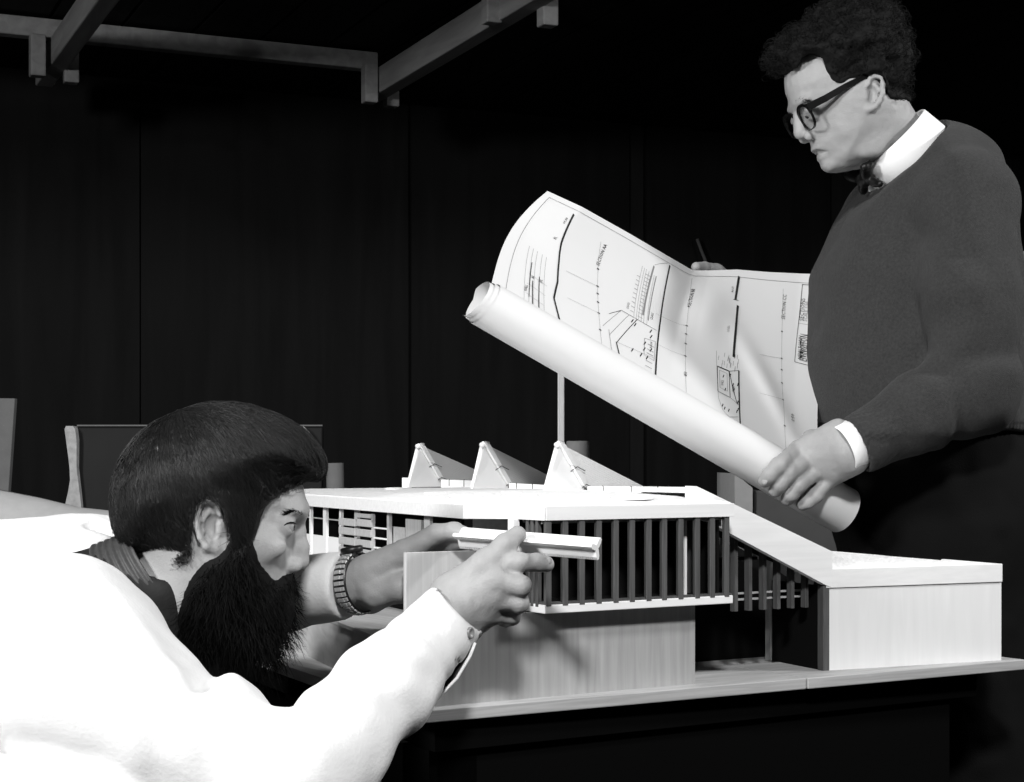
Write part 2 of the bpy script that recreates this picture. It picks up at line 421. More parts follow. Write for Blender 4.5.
# lower wall below the slab, with the taller screen on its left
s0, s1 = s_at(406, .025), s_at(695, .025)
m = MB(); abox(m, s0, s1, .025, .031, ZG, ZS0-.0002); abox(m, s1-.006, s1, .031, .16, ZG, ZS0)
m.build('lower_wall', M['ply'], model)
zsc = z_at(552.7, A(s0, .025, 0).y)
m = MB(); abox(m, s0, s_at(499, .025), .025, .031, ZS0, zsc); m.build('screen_panel', M['balsa_v'], model, bevel=.0006)
# floor slab of the upper storey
tb = .065
m = MB(); plan_prism(m, [PS(0, 0), PS(.267, 0), PS(.267, .30), PS(-.03, .30), PS(0, tb)], ZS0, ZS1)
m.build('floor_slab', M['white_card'], model, bevel=.0008)
# black sheets that paint the shade of the enclosed upper storey
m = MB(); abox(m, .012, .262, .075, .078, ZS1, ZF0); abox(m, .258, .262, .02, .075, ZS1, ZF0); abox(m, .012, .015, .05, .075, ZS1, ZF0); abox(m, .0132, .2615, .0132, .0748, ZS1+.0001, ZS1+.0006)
m.build('inner_shade', M['shade'], model)
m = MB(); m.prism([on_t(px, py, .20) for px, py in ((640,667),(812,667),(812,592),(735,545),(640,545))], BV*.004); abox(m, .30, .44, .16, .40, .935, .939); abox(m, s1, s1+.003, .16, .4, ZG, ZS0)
m.build('rear_shade', M['shade'], model)  # black sheets painting the shadowed interior behind the stair fins
# fins of the front, each a part
fw = .0036
for px in (547.2, 564, 580.7, 597.6, 614.6, 630.8, 647.5, 663, 679.5, 696, 711, 725.4):
    s = s_at(px, .003); m = MB(); abox(m, s-fw, s+fw, -.0005, .0050, ZS1-.0016, ZF0); m.build('fin', M['fin'], model, bevel=.0005)
for px in (529.5, 534.2, 539.2):
    t = t_at(px, .003); m = MB(); abox(m, -.0005, .0045, t-fw*.8, t+fw*.8, ZS1-.003, ZF0); m.build('fin', M['fin'], model, bevel=.0005)
m = MB(); abox(m, .004, .262, .012, .0165, ZF0-.004, ZF0); abox(m, .012, .0165, .01, tb, ZF0-.004, ZF0); m.build('head_rail', M['slat'], model)
m = MB(); abox(m, .001, .266, .0008, .013, ZS1+.0001, ZS1+.0024); abox(m, .0008, .013, .013, tb, ZS1+.0001, ZS1+.0024); m.build('sill_rail', M['fin'], model)
s = s_at(684.8, .03); m = MB(); abox(m, s-.0016, s+.0016, .028, .034, ZS1, ZF0); m.build('mullion', M['white_card'], model)
s = s_at(721, .022); m = MB(); abox(m, s-.0012, s+.0012, .02, .026, ZF0-.012, ZF0); abox(m, s-.008, s, .02, .026, ZF0-.003, ZF0); m.build('window_hook', M['white_card'], model)
s = s_at(690.5, .05); m = MB(); abox(m, s-.003, s+.003, .045, .055, ZS1, ZF0); m.build('inner_post', M['fin'], model)
# white end post of the left return
t = t_at(512, .0); m = MB(); abox(m, -.008, .0, tb-.012, tb+.0, ZS1, ZF0); m.build('corner_post', M['white_card'], model)
# roof
PB = A(0, tb, 0); PC = Vector((-.0536, 1.94, 0)); PD = Vector((-.307, 2.52, 0)); PE = A(.267, 0, 0); PA = A(0, 0, 0)
PD2 = PD+(PD-PC).normalized()*.25; PR2 = A(.262, .62, 0); 
outl = [PA, PE, A(.267, .034, 0), A(.267, .16, 0)]+[A(s_at(686, t), t, 0) for t in (.165, .40, .65, .88)]+[PD2, PD, PC, PB]
ctr = Vector((0.02, 2.3, 0))
m = MB(); plan_prism(m, [(p.x, p.y) for p in outl], ZF0+.0015, ZF1-.0012); m.build('roof_deck', M['white_card'], model)
for p, q in ((PA, PE), (PB, PA), (PC, PB), (PD, PC), (PD2, PD)):
    d = (q-p).normalized(); n = Vector((d.y, -d.x, 0)); 
    m = MB(); e = d*.0022 if q is PA else d*0
    m.hexa([p-n*.003+ZV*ZF0, q-n*.003+ZV*ZF0, q+n*.0022+e+ZV*ZF0, p+n*.0022+ZV*ZF0, p-n*.003+ZV*ZF1, q-n*.003+ZV*ZF1, q+n*.0022+e+ZV*ZF1, p+n*.0022+ZV*ZF1])
    m.build('fascia', M['balsa'], model, bevel=.0004)
# rough roof covering that rises gently to the middle
bm = bmesh.new()
rings = []
for kx, (ins, zz) in enumerate(((.012, ZF1-.001), (.013, ZF1+.0016), (.22, ZF1+.0075), (.50, ZF1+.0105))):
    ring = []
    pts = []
    for i in range(len(outl)):
        p, q = outl[i], outl[(i+1) % len(outl)]
        for j in range(14): pts.append(p.lerp(q, j/14))
    for p in pts:
        r = p.lerp(ctr, ins); jit = 0 if kx != 1 else random.uniform(-.0004, .0005)
        ring.append(bm.verts.new((r.x, r.y, zz+jit)))
    rings.append(ring)
for a, b in zip(rings, rings[1:]):
    for i in range(len(a)): bm.faces.new((a[i], a[(i+1) % len(a)], b[(i+1) % len(a)], b[i]))
vc = bm.verts.new((ctr.x, ctr.y, ZF1+.0115))
for i in range(len(rings[-1])): bm.faces.new((rings[-1][i], rings[-1][(i+1) % len(rings[-1])], vc))
bmesh.ops.recalc_face_normals(bm, faces=bm.faces)
me = bpy.data.meshes.new('roof_covering'); bm.to_mesh(me); bm.free(); rco = link('roof_covering', me, M['felt'], model); bpy.context.view_layer.update()
# loose roof sheets with lifted edges
for (px, py, w) in ((436, 493.5, 24), (458, 496, 18), (484, 494.5, 20), (512, 493, 22), (530, 496, 18), (632, 498, 44), (395, 489, 20)):
    hit, p, nn, fi = rco.ray_cast(Vector((0, 0, HZ)), (W(px, py, 2)-Vector((0, 0, HZ))).normalized())
    if not hit: continue
    m = MB(); hw = w/F*p.y*.5
    ring = [(p.x+hw*math.cos(q), p.y+hw*1.6*math.sin(q), p.z-.0008+.0006*math.sin(q)) for q in np.linspace(0, 2*PI, 18, endpoint=False)]
    m.prism(ring, (0, 0, .0024)); m.build('roof_sheet', M['felt'], model)
# three roof lights
def roof_light(Lp, Rp, Pp, Qp, mt):
    L_, R_, P_, Q_ = W(*Lp), W(*Rp), W(*Pp), W(*Qp)
    drop = lambda p: Vector((p.x, p.y, min(p.z, 1.024)))
    g = MB(); n = (R_-L_).cross(P_-L_).normalized(); n = n if n.y < 0 else -n
    g.prism([drop(L_), drop(R_), R_, P_+Vector((.001,0,0)), P_-Vector((.004,0,.002)), L_], -n*.005)
    go = g.build('roof_light', M['white_card'], model, bevel=.0006)
    k = MB()                                          # reeded sloping panel
    n2 = (R_-P_).cross(Q_-P_).normalized(); n2 = n2 if n2.z > 0 else -n2
    N_ = 14
    for i in range(N_):
        a0 = P_.lerp(R_, i/N_); a1 = P_.lerp(R_, (i+.94)/N_); f = 1-i/N_; f1 = 1-(i+.94)/N_
        b0 = R_.lerp(Q_, f)+(P_-R_)*0; 
        e0 = a0+(Q_-P_)*f; e1 = a1+(Q_-P_)*f1
        k.prism([a0, a1, e1, e0], n2*.0022)
    k.prism([P_, R_, Q_], -n2*.003)
    k.build('sloping_panel', mt, go)
    k = MB(); k.prism([P_, Q_, drop(Q_), drop(L_), L_], Vector((0, .003, 0))); k.build('back_panel', M['white_card'], go)
    k = MB(); dw = (Q_-P_).normalized()*.017; up_ = n2*.0042
    for (f0, f1) in ((-.05, .52), (.535, 1.0)):
        a_, b_ = P_+(R_-P_)*f0-dw*.35, P_+(R_-P_)*f1-dw*.35
        k.prism([a_, b_, b_+dw, a_+dw], up_)
    k.build('edge_strip', M['white_card'], go, bevel=.0008)
    k = MB(); k.tube([P_+Vector((-.0055,-.006,-.0008)), P_+Vector((.004,.006,.0018))], .0036, 12); k.build('ridge_cap', M['white_card'], go, True)
    k = MB(); q = P_.lerp(R_, .53)
    k.tube([q-n*.0-Vector((.006,0,.008)), q+n*.004+n2*.004, q+n2*.006+(Q_-P_)*.10], .0006, 5)
    k.build('thread', M['thread'], go); k = MB()
    q = P_.lerp(R_, .95); k.tube([q-Vector((.003,0,.006)), q+n2*.006, q+n2*.006+(Q_-P_)*.10], .0006, 5)
    k.build('thread', M['thread'], go)
roof_light((545.5,489,2.28), (584,487,2.33), (560,444.5,2.30), (644,487.5,2.45), M['reed_pale'])
roof_light((473,487,2.44), (508,485,2.50), (485,444.5,2.46), (564,484,2.63), M['reed'])
roof_light((409,484,2.68), (439.5,479,2.74), (420.5,446,2.70), (499,480.5,2.88), M['reed'])
def rim(p, q, h, w, marks=()):
    p, q = W(*p), W(*q); n = Vector((0, w, 0)); m = MB()
    m.hexa([p-ZV*.01, q-ZV*.01, q+n-ZV*.01, p+n-ZV*.01, p+ZV*h, q+ZV*h, q+n+ZV*h, p+n+ZV*h])
    m.build('upstand', M['white_card'], model, bevel=.0006)
    for f in marks:
        k = MB(); c = p.lerp(q, f); k.tube([c+Vector((0,-.0006,-.003)), c+Vector((0,-.0006,h)), c+n+ZV*(h+.0006)], .0006, 5)
        k.build('thread', M['thread'], model)
rim((402,484,2.70), (411,484,2.70), .010, .02)
rim((441,484,2.66), (474,485,2.60), .007, .02, (.25, .7))
rim((509,488,2.44), (547,490,2.40), .007, .02, (.2, .62))
rim((588,490,2.30), (686,491,2.22), .005, .02, (.16, .45, .72))
# sloping white fascia down to the low wing
TBD = .036
band = [(690,486), (697,486.2), (832.5,551.5), (832.5,588), (826,585.3), (729,533), (690,512)]
m = MB(); m.prism([on_t(px, py, TBD) for px, py in band], BV*.010); m.build('sloping_fascia', M['balsa'], model, bevel=.0005)
m = MB(); q = [on_t(px, py, TBD+.0102) for px, py in ((694,489),(831,556),(831,560),(694,493))]; m.prism(q, BV*.11); m.build('sloping_roof', M['felt'], model)
m = MB(); m.prism([p-ZV*.0135 for p in q[:2]]+[p-ZV*.0015 for p in q[2:]], BV*.115); m.build('sloping_shade', M['shade'], model)  # added black sheet paints the shade beneath the sloping roof
for px in (736.4, 750.6, 765, 779, 793, 807, 820):
    t = .058; s = s_at(px, t); Y = A(s, t, 0).y
    zt = z_at(533+(px-729)*.54-2, Y); zb = z_at(611.5-(px-736)*.055, Y)
    m = MB(); abox(m, s-.0027, s+.0027, t, t+.009, zb, zt); m.build('stair_fin', M['fin'], model, bevel=.0004)
for y0 in (593, 599):
    p, q = W(729, y0, A(s_at(729, .075), .075, 0).y), None; s0_, s1_ = s_at(729, .075), s_at(822, .075); zz = z_at(y0-1.5, A((s0_+s1_)/2, .075, 0).y)
    m = MB(); abox(m, s0_, s1_, .075, .079, zz-.0012, zz+.0012); m.build('rail', M['slat'], model)
s, t = s_at(770.5, .1646), .1646
m = MB(); abox(m, s-.005, s+.005, t-.005, t+.005, ZG, .935); m.build('post', M['balsa_v'], model, bevel=.0004)
# low wing at the right
BL, BR = Vector((.398, 2.151, 0)), Vector((.6526, 2.264, 0)); bd = (BR-BL).normalized(); bn = Vector((-bd.y, bd.x, 0)); bl = (BR-BL).length
def Bx(mb, s0, s1, t0, t1, z0, z1): mb.box((s0, t0, z0), (s1, t1, z1), lambda p: BL+bd*p[0]+bn*p[1]+ZV*p[2])
m = MB(); Bx(m, .0045, bl-.0005, 0.0008, .006, ZG, .904); Bx(m, bl-.006, bl-.0005, .006, .12, ZG, .904); m.build('wing_wall', M['pale_v'], model)
m = MB(); Bx(m, -.001, bl, -.0012, .006, .9045, .9285); Bx(m, bl-.006, bl, .006, .12, .9045, .9285); m.build('wing_fascia', M['balsa'], model, bevel=.0006)
m = MB(); Bx(m, -.0055, .004, -.0005, .012, ZG, .907); m.build('wing_end_post', M['fin'], model, bevel=.0004)
m = MB(); Bx(m, -.004, .001, .013, .12, ZG, .907); m.build('wing_end_shade', M['shade'], model)  # black sheet painting the dark void at the wing's open end
def on_bx(px, py, off):
    q = (px-512)/F; p0 = BL+bn*off; s = (q*p0.y-p0.x)/(bd.x-q*bd.y); p = p0+bd*s; return Vector((p.x, p.y, z_at(py, p.y)))
m = MB(); top = [on_bx(832+ (985-832)*f, 551.5+12.8*f+(random.uniform(-.5, .5) if 0 < f < 1 else 0), .0065) for f in np.linspace(0, 1, 40)]
m.prism(top+[on_bx(985, 576, .0065), on_bx(832, 576, .0065)], bn*.105); m.build('wing_roof', M['felt'], model)
# side elevation on the left
cdn = Vector(((PD-PC).y, -(PD-PC).x, 0)).normalized(); cdn = cdn if cdn.x < 0 else -cdn
cdd = (PD-PC).normalized()
def cd_pt(px, off):
    p0 = PC-cdn*off; q = (px-512)/F; k = (q*p0.y-p0.x)/(cdd.x-q*cdd.y); return p0+cdd*k
def cd_box(mb, px0, px1, y0, y1, off=.012, th=.004):
    p, q = cd_pt(px0, off), cd_pt(px1, off); Y = (p.y+q.y)/2; z0, z1 = z_at(y1, Y), z_at(y0, Y); n = -cdn*th
    mb.hexa([p+ZV*z0, q+ZV*z0, q+n+ZV*z0, p+n+ZV*z0, p+ZV*z1, q+ZV*z1, q+n+ZV*z1, p+n+ZV*z1])
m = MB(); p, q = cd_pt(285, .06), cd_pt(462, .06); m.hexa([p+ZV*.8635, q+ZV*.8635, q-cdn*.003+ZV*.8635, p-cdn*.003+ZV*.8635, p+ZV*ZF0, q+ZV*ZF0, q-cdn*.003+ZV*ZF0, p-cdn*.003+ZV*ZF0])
m.build('inner_shade', M['shade'], model)  # black sheet painting the unlit interior behind the side windows
m = MB(); cd_box(m, 280, 339, 534, 600, .010); m.build('spandrel', M['white_card'], model)
for px, w in ((310, .7), (324.5, 1.5), (340, .8), (355.8, 1.5), (388, 1.2)):
    m = MB(); cd_box(m, px-w, px+w, 500, 600 if px in (324.5,) else 556, .008); m.build('mullion', M['white_card'] if px < 350 else M['slat'], model)
m = MB(); cd_box(m, 285, 339, 517, 518, .011); m.build('transom', M['slat'], model)
for (x0, x1, ys) in ((338.5, 354.5, (518.5, 527.5, 537.5, 547.5)), (356.5, 370.5, (513.8, 519.5, 529.5, 540, 549.5))):
    for i, y in enumerate(ys):
        m = MB(); cd_box(m, x0, x1, y, y+(7.2 if not (x0 > 350 and i == 0) else 4.2), .003+.001*random.random(), .004); m.build('shutter_slat', M['slat'], model, bevel=.0006)
for y in (527.5, 537.8, 547.6):
    m = MB(); cd_box(m, 371, 387, y, y+1.4, .008); m.build('rung', M['white_card'], model)
m = MB(); cd_box(m, 371.2, 372.4, 514, 556, .006); m.build('mullion', M['slat'], model)
m = MB(); cd_box(m, 389, 405, 527, 560, .014); m.build('grey_panel', M['slat'], model)
m = MB(); cd_box(m, 405.5, 421, 519.5, 570, .008); m.build('pale_panel', M['ply'], model)
m = MB(); cd_box(m, 424, 430, 505, 575, .010); m.build('pier', M['slat'], model)
p = PC.lerp(PB, .15); m = MB(); m.hexa([p+Vector(v) for v in ((0,.02,.8635),(.04,.02,.8635),(.04,.024,.8635),(0,.024,.8635),(0,.02,ZF0),(.04,.02,ZF0),(.04,.024,ZF0),(0,.024,ZF0))]); m.build('porch_wall', M['slat'], model)

# ------------------------------------------------------------------ table under the model
tb_o = empty('table', A(.3, .4, 0), 'black table carrying the architectural model', 'table')
m = MB(); plan_prism(m, [LP(.03, .03), PS(sj, .02), PS(.70, .02), PS(.64, .07), PS(.48, .16), PS(.48, .82), LP(1.05, .03)], .752, .786); m.build('table_top', M['table'], tb_o)
m = MB(); abox(m, -.12, .66, .03, .05, .64, .752); abox(m, .40, .42, .12, .84, .64, .752); m.build('apron', M['table'], tb_o)
for s, t in ((-.10, .06), (.44, .09), (-.02, .74), (.42, .76)):
    m = MB(); abox(m, s-.03, s+.03, t-.03, t+.03, 0, .752); m.build('leg', M['table'], tb_o)

# ------------------------------------------------------------------ things standing behind
sb = empty('side_table', (-.95, 3.3, 0), 'dark side table behind the bearded man', 'table')
m = MB(); m.box((-1.6, 2.98, .86), (-.28, 3.62, .90)); m.build('table_top', M['table'], sb)
for x in (-1.42, -.38):
    for y in (3.06, 3.54): m = MB(); m.box((x-.03, y-.03, 0), (x+.03, y+.03, .86)); m.build('leg', M['table'], sb)
pf = empty('portfolio', (-.5, 3.2, .9), 'dark portfolio board with pale worn edge standing behind the bearded head', 'portfolio')
Yp = 3.2
m = MB(); a, b = W(76,427,Yp), W(322,427,Yp); m.hexa([(a.x,Yp,.9),(b.x,Yp,.9),(b.x,Yp+.02,.9),(a.x,Yp+.02,.9),(a.x,Yp+.01,a.z),(b.x,Yp+.01,b.z),(b.x,Yp+.03,b.z),(a.x,Yp+.03,a.z)]); m.build('cover', M['darkboard'], pf, bevel=.003)
m = MB()
xs = [(66,426,7),(64.5,429,10.5),(66,440,10.5),(68,455,8.5),(69.5,468,7),(70,480,8),(68,492,11.5),(65,505,16),(64,520,18)]
rg = [W(x,y,Yp-.012) for x, y, w in xs]+[W(x+w,y,Yp-.012) for x, y, w in reversed(xs)]
rg = [Vector((p.x, p.y, max(p.z, .901))) for p in rg]
m.prism(rg, (0, .03, 0)); m.build('worn_edge', M['worn'], pf)
m = MB(); rg = [W(x,y,Yp-.012) for x, y in ((303,426),(309,432),(318,447),(322,462),(319,462),(312,448),(305,436))]; m.prism(rg, (0,.01,0)); m.build('torn_corner', M['worn'], pf)
m = MB(); a, b = W(76,425.5,Yp), W(322,425.5,Yp); m.tube([(a.x,Yp+.008,a.z),(b.x,Yp+.008,b.z)], .0016, 6); m.build('binding', M['greyboard'], pf)
m = MB(); p = W(337, 463, 3.08); m.tube([(p.x, 3.08, .9), (p.x-.004, 3.08, p.z)], .016, 20)
tag(m.build('paper_roll', M['greyboard'], None, True), 'short grey paper roll standing behind the bearded forehead', 'roll')
m = MB(); a = W(12, 398, 3.55); m.hexa([(a.x-.3,3.50,.9),(a.x,3.50,.9),(a.x,3.52,.9),(a.x-.3,3.52,.9),(a.x-.3,3.57,a.z+.004),(a.x,3.57,a.z),(a.x,3.59,a.z),(a.x-.3,3.59,a.z+.004)])
tag(m.build('grey_hardboard', M['greyboard'], bevel=.002), 'grey upright board at the left edge of the photo', 'board')
# big sheet of pale cartridge paper curling over the side table
nx, ny = 40, 14; P = np.zeros((ny, nx, 3))
for j in range(ny):
    for i in range(nx):
        u, v = i/(nx-1), j/(ny-1); px = -60+u*200
        py0 = 482+u*(30 if u < .8 else 24)+.0; Y = 3.16-.14*v
        top = np.interp(px, [-60, 0, 40, 80, 115, 140], [482, 490, 498, 508, 512, 509])
        z = z_at(top, 3.16)*(1-v)+.902*v+.03*math.sin(PI*v)*(1-v)
        P[j, i] = ((px-512)/F*3.16, Y, z)
idx = np.array([[j*nx+i, j*nx+i+1, (j+1)*nx+i+1, (j+1)*nx+i] for j in range(ny-1) for i in range(nx-1)])
o = np_mesh('paper_sheet', P.reshape(-1, 3), idx, M['palesheet']); o.modifiers.new('thick', 'SOLIDIFY').thickness = .001
tag(o, 'large pale paper sheet curving behind the white shirt shoulder', 'paper')
# right-hand bench with cards, a post and a tube
bn_o = empty('bench', (.75, 3.2, 0), 'dark bench behind the standing man', 'bench')
m = MB(); m.box((.28, 2.98, .66), (1.5, 3.6, .70)); m.build('bench_top', M['table'], bn_o)
for x in (.34, 1.44):
    for y in (3.04, 3.54): m = MB(); m.box((x-.03, y-.03, 0), (x+.03, y+.03, .66)); m.build('leg', M['table'], bn_o)
ct = empty('carton', (.5, 3.15, .70), 'grey carton with pale side standing behind the paper roll', 'carton')
a, b, d = W(754, 490, 3.05), W(862, 508, 3.05), W(733, 478, 3.3)
m = MB(); m.hexa([(a.x,3.05,.70),(b.x,3.05,.70),(b.x,3.3,.70),(a.x,3.3,.70),(a.x,3.05,a.z),(b.x,3.05,a.z-.02),(b.x,3.3,a.z-.02),(a.x,3.3,a.z)]); m.build('body', M['boxcard'], ct, bevel=.003)
m = MB(); m.prism([(a.x-.004,3.04,.70),(a.x-.004,3.04,a.z+.004),(a.x-.036,3.04,a.z+.03),(a.x-.036,3.04,.70)], (0,.26,0)); m.build('side_flap', M['palesheet'], ct)
m = MB(); p = W(561, 350, 2.92); m.box((p.x-.0055, 2.915, 0), (p.x+.0055, 2.926, p.z)); tag(m.build('batten', M['white_card'], bevel=.001), 'slender white batten standing upright behind the nearest roof light', 'batten')
m = MB(); p = W(578, 441, 3.06); n = 28
m.tube([(p.x, 3.06, 0), (p.x, 3.06, p.z)], .021, n)
tag(m.build('card_tube', M['tube'], None, True, bevel=.002), 'grey cardboard tube standing beside the white batten', 'tube')
m = MB(); a = W(1003, 452, 3.5); m.hexa([(a.x-.06,3.40,.70),(a.x+.4,3.40,.70),(a.x+.4,3.42,.70),(a.x-.06,3.42,.70),(a.x-.06,3.5,a.z),(a.x+.4,3.5,a.z+.02),(a.x+.4,3.52,a.z+.02),(a.x-.06,3.52,a.z)])
tag(m.build('white_sheet', M['palesheet'], bevel=.003), 'pale sheet of card leaning low behind the black trousers', 'card')
m = MB(); a = W(1008, 250, 3.56); m.hexa([(a.x-.03,3.54,.70),(a.x+.4,3.54,.70),(a.x+.4,3.56,.70),(a.x-.03,3.56,.70),(a.x-.03,3.575,a.z),(a.x+.4,3.575,a.z),(a.x+.4,3.595,a.z),(a.x-.03,3.595,a.z)])
tag(m.build('grey_sheet', M['greyboard'], bevel=.002), 'tall grey board behind the grey sweater at the right edge', 'board')
# ------------------------------------------------------------------ the unrolled drawing
drw = empty('architectural_drawing', W(650, 370, 2.4), 'large unrolled architectural drawing with a thick rolled lower end', 'drawing')
RL, RR = W(484.5, 304, 2.20), W(843.5, 511, 2.44); RA = (RR-RL).normalized(); RLEN = (RR-RL).length
RC = Vector((0, -1, 0)); RC = (RC-RA*RC.dot(RA)).normalized(); RU = RA.cross(RC); RU = RU if RU.z > 0 else -RU   # toward viewer, upward
def roll_r(k): return .0312+.0035*k
nt_, ns_ = 150, 30; turns = 2.6
P = np.zeros((nt_, ns_, 3))
for i in range(nt_):
    q = i/(nt_-1); th = math.radians(115)-q*turns*2*PI        # outer end starts at the top, behind
    for j in range(ns_):
        k = j/(ns_-1)
        lo = 0 if q < .36 else (-.007*min(1, (q-.36)/.03) if q < .70 else -.007-.007*min(1, (q-.70)/.03))
        lo += .004*math.sin(th)
        r = roll_r(k)*(1-.16*q)
        p = RL+RA*(lo+(RLEN-lo)*k)+RC*(r*math.cos(th))+RU*(r*math.sin(th))
        P[i, j] = p
idx = np.array([[i*ns_+j, i*ns_+j+1, (i+1)*ns_+j+1, (i+1)*ns_+j] for i in range(nt_-1) for j in range(ns_-1)])
np_mesh('rolled_end', P.reshape(-1, 3), idx, M['paper'], drw)
# face of the sheet
V1 = [(0, (547.5, 190.5), 2.42), (.16, (582, 206.5), 2.45), (.31, (628, 232.5), 2.52), (.46, (673, 259), 2.59), (.52, (693, 270.5), 2.64), (.58, (709, 270.5), 2.66), (.70, (737, 269.5), 2.68), (.81, (768, 272), 2.70), (.93, (800, 273.5), 2.72), (1, (828, 274.5), 2.73)]
def itp(tab, u):
    us_ = [q[0] for q in tab]
    return np.array([np.interp(u, us_, [q[1][0] for q in tab]), np.interp(u, us_, [q[1][1] for q in tab]), np.interp(u, us_, [q[2] for q in tab])])
def sheet_p(u, v):
    b0 = RL+RA*(u*RLEN*.905)+RC*(roll_r(u)*math.cos(math.radians(115)))+RU*(roll_r(u)*math.sin(math.radians(115)))
    t = itp(V1, u); b1 = W(*t)
    bow = (1-u)**2*.014                                      # convex left edge
    p = b0.lerp(b1, v)
    p = p+Vector((-1, 0, .55))*bow*math.sin(PI*v)*1.0
    p.y += .030*math.sin(PI*v)*(1-.5*v)*(.6+.8*u)            # belly away from the viewer
    if v > .9 and u < .44: p.y += .10*(v-.9)**1*(.44-u)
    g = math.exp(-((u-.60)/.085)**2-((v-.66)/.20)**2); p.y -= .017*g      # dent pushed out under the thumb
    g = math.exp(-(((u-.79)+(v-.42)*.4)/.04)**2)*math.exp(-((v-.30)/.25)**2); p.y -= .010*g
    return p
NU, NV = 150, 60
P = np.array([[sheet_p(u, v) for u in np.linspace(0, 1, NU)] for v in np.linspace(0, 1, NV)])
idx = np.array([[j*NU+i, j*NU+i+1, (j+1)*NU+i+1, (j+1)*NU+i] for j in range(NV-1) for i in range(NU-1)])
VS = [P.reshape(-1, 3)]; FS = [idx]; MI = [np.zeros(len(idx), int)]; nv_ = [NU*NV]
def srf(u, v):
    u = float(np.interp(u, [0, .12, .40, .63, .87, 1], [0, .165, .465, .715, .935, 1]))
    e = .004; p = sheet_p(u, v); du = sheet_p(u+e, v)-sheet_p(u-e, v); dv = sheet_p(u, v+e)-sheet_p(u, v-e)
    n = du.cross(dv).normalized(); n = n if n.y < 0 else -n
    return p+n*.0007, du.normalized(), dv.normalized(), n
def quads(pts, fs, mi):
    FS.append(np.array(fs)+nv_[0]); VS.append(np.array(pts)); MI.append(np.full(len(fs), mi)); nv_[0] += len(pts)
def ln(u0, v0, u1, v1, w=.0006, mi=2):
    n = max(2, int(math.hypot((u1-u0)*.6, (v1-v0)*.3)/.012)+1); pts = []
    for i in range(n):
        f = i/(n-1); u, v = u0+(u1-u0)*f, v0+(v1-v0)*f
        p, du, dv, nn = srf(u, v); d = (du*(u1-u0)*.6+dv*(v1-v0)*.3).normalized(); sd = nn.cross(d)*w*.5
        pts += [p-sd, p+sd]
    quads([tuple(p) for p in pts], [(2*i, 2*i+2, 2*i+3, 2*i+1) for i in range(n-1)], mi)
def pl(pts, w=.0006, mi=2, close=False):
    q = list(pts)+([pts[0]] if close else [])
    for a, b in zip(q, q[1:]): ln(*a, *b, w, mi)
def text(s, u, v, h, mi=1, stretch=1.0, dirv=1):            # lettering that runs up the sheet
    c = bpy.data.curves.new('t', 'FONT'); c.body = s; c.size = 1; c.resolution_u = 1; c.fill_mode = 'FRONT'
    o = bpy.data.objects.new('t', c); COL.objects.link(o); bpy.context.view_layer.update()
    me = o.evaluated_get(bpy.context.evaluated_depsgraph_get()).to_mesh()
    vs = np.zeros(len(me.vertices)*3); me.vertices.foreach_get('co', vs); vs = vs.reshape(-1, 3)*h
    fs = [tuple(p.vertices) for p in me.polygons]; o.to_mesh_clear(); bpy.data.objects.remove(o); bpy.data.curves.remove(c)
    p, du, dv, nn = srf(u, v); ru = nn.cross(dv).normalized()          # letter tops point left, words read upward
    lu = srf(u+.02, v)[0]-srf(u-.02, v)[0]; lu = lu.length/.04; lv = (sheet_p(u, v+.02)-sheet_p(u, v-.02)).length/.04
    pts = []
    for x, y, z in vs: pts.append(tuple(srf(u-y/lu, v+x*stretch/lv)[0]))
    tri = [f for f in fs if len(f) == 3]; 
    tri4 = [(f[0], f[i], f[i+1], f[i+1]) for f in fs for i in range(1, len(f)-1)]
    FSt.append(np.array([t[:3] for t in tri4])+nv_[0]); VS.append(np.array(pts)); MIt.append(np.full(len(tri4), mi)); nv_[0] += len(pts)
FSt, MIt = [], []
# border
pl([(.028,.0),(.020,.945),(.30,.945),(.44,.945),(.62,.945),(.99,.945)], .0007)
# heavy section lines
pl([(.107,.90),(.112,.62),(.128,.30),(.125,.16),(.148,.0)], .0030, 1)
pl([(.392,.93),(.405,.45),(.412,.0)], .0028, 1)
ln(.625,.95,.622,.78,.0040,1); ln(.615,.78,.632,.78,.0012,1); ln(.632,.745,.634,.40,.0042,1)
ln(.655,.33,.662,.0,.0026,1)
# dimension strings
for u0, u1, v0, v1 in ((.20,.262,.80,.0), (.455,.50,.92,.0), (.80,.825,.90,.0)):
    ln(u0, v0, u1, v1, .0005, 2)
    for f in (.28,.45,.52,.60,.70,.85):
        u, v = u0+(u1-u0)*f, v0+(v1-v0)*f; ln(u-.003, v, u+.003, v, .0026, 1)
        if f in (.45,.70): ln(u-.085, v-.02, u, v, .0004, 2)
# first section, left
for u in (.062,.072,.082,.094,.104): ln(u-.012, .46-.4*(u-.06), u+.004, 0, .0005, 2)
for u, v0, v1 in ((.066,.34,.06),(.088,.26,.02),(.076,.20,.0)): ln(u, v0, u+.008, v1, .0014, 1)
for v in (.08,.16,.24): ln(.066, v, .106, v-.02, .0005, 2)
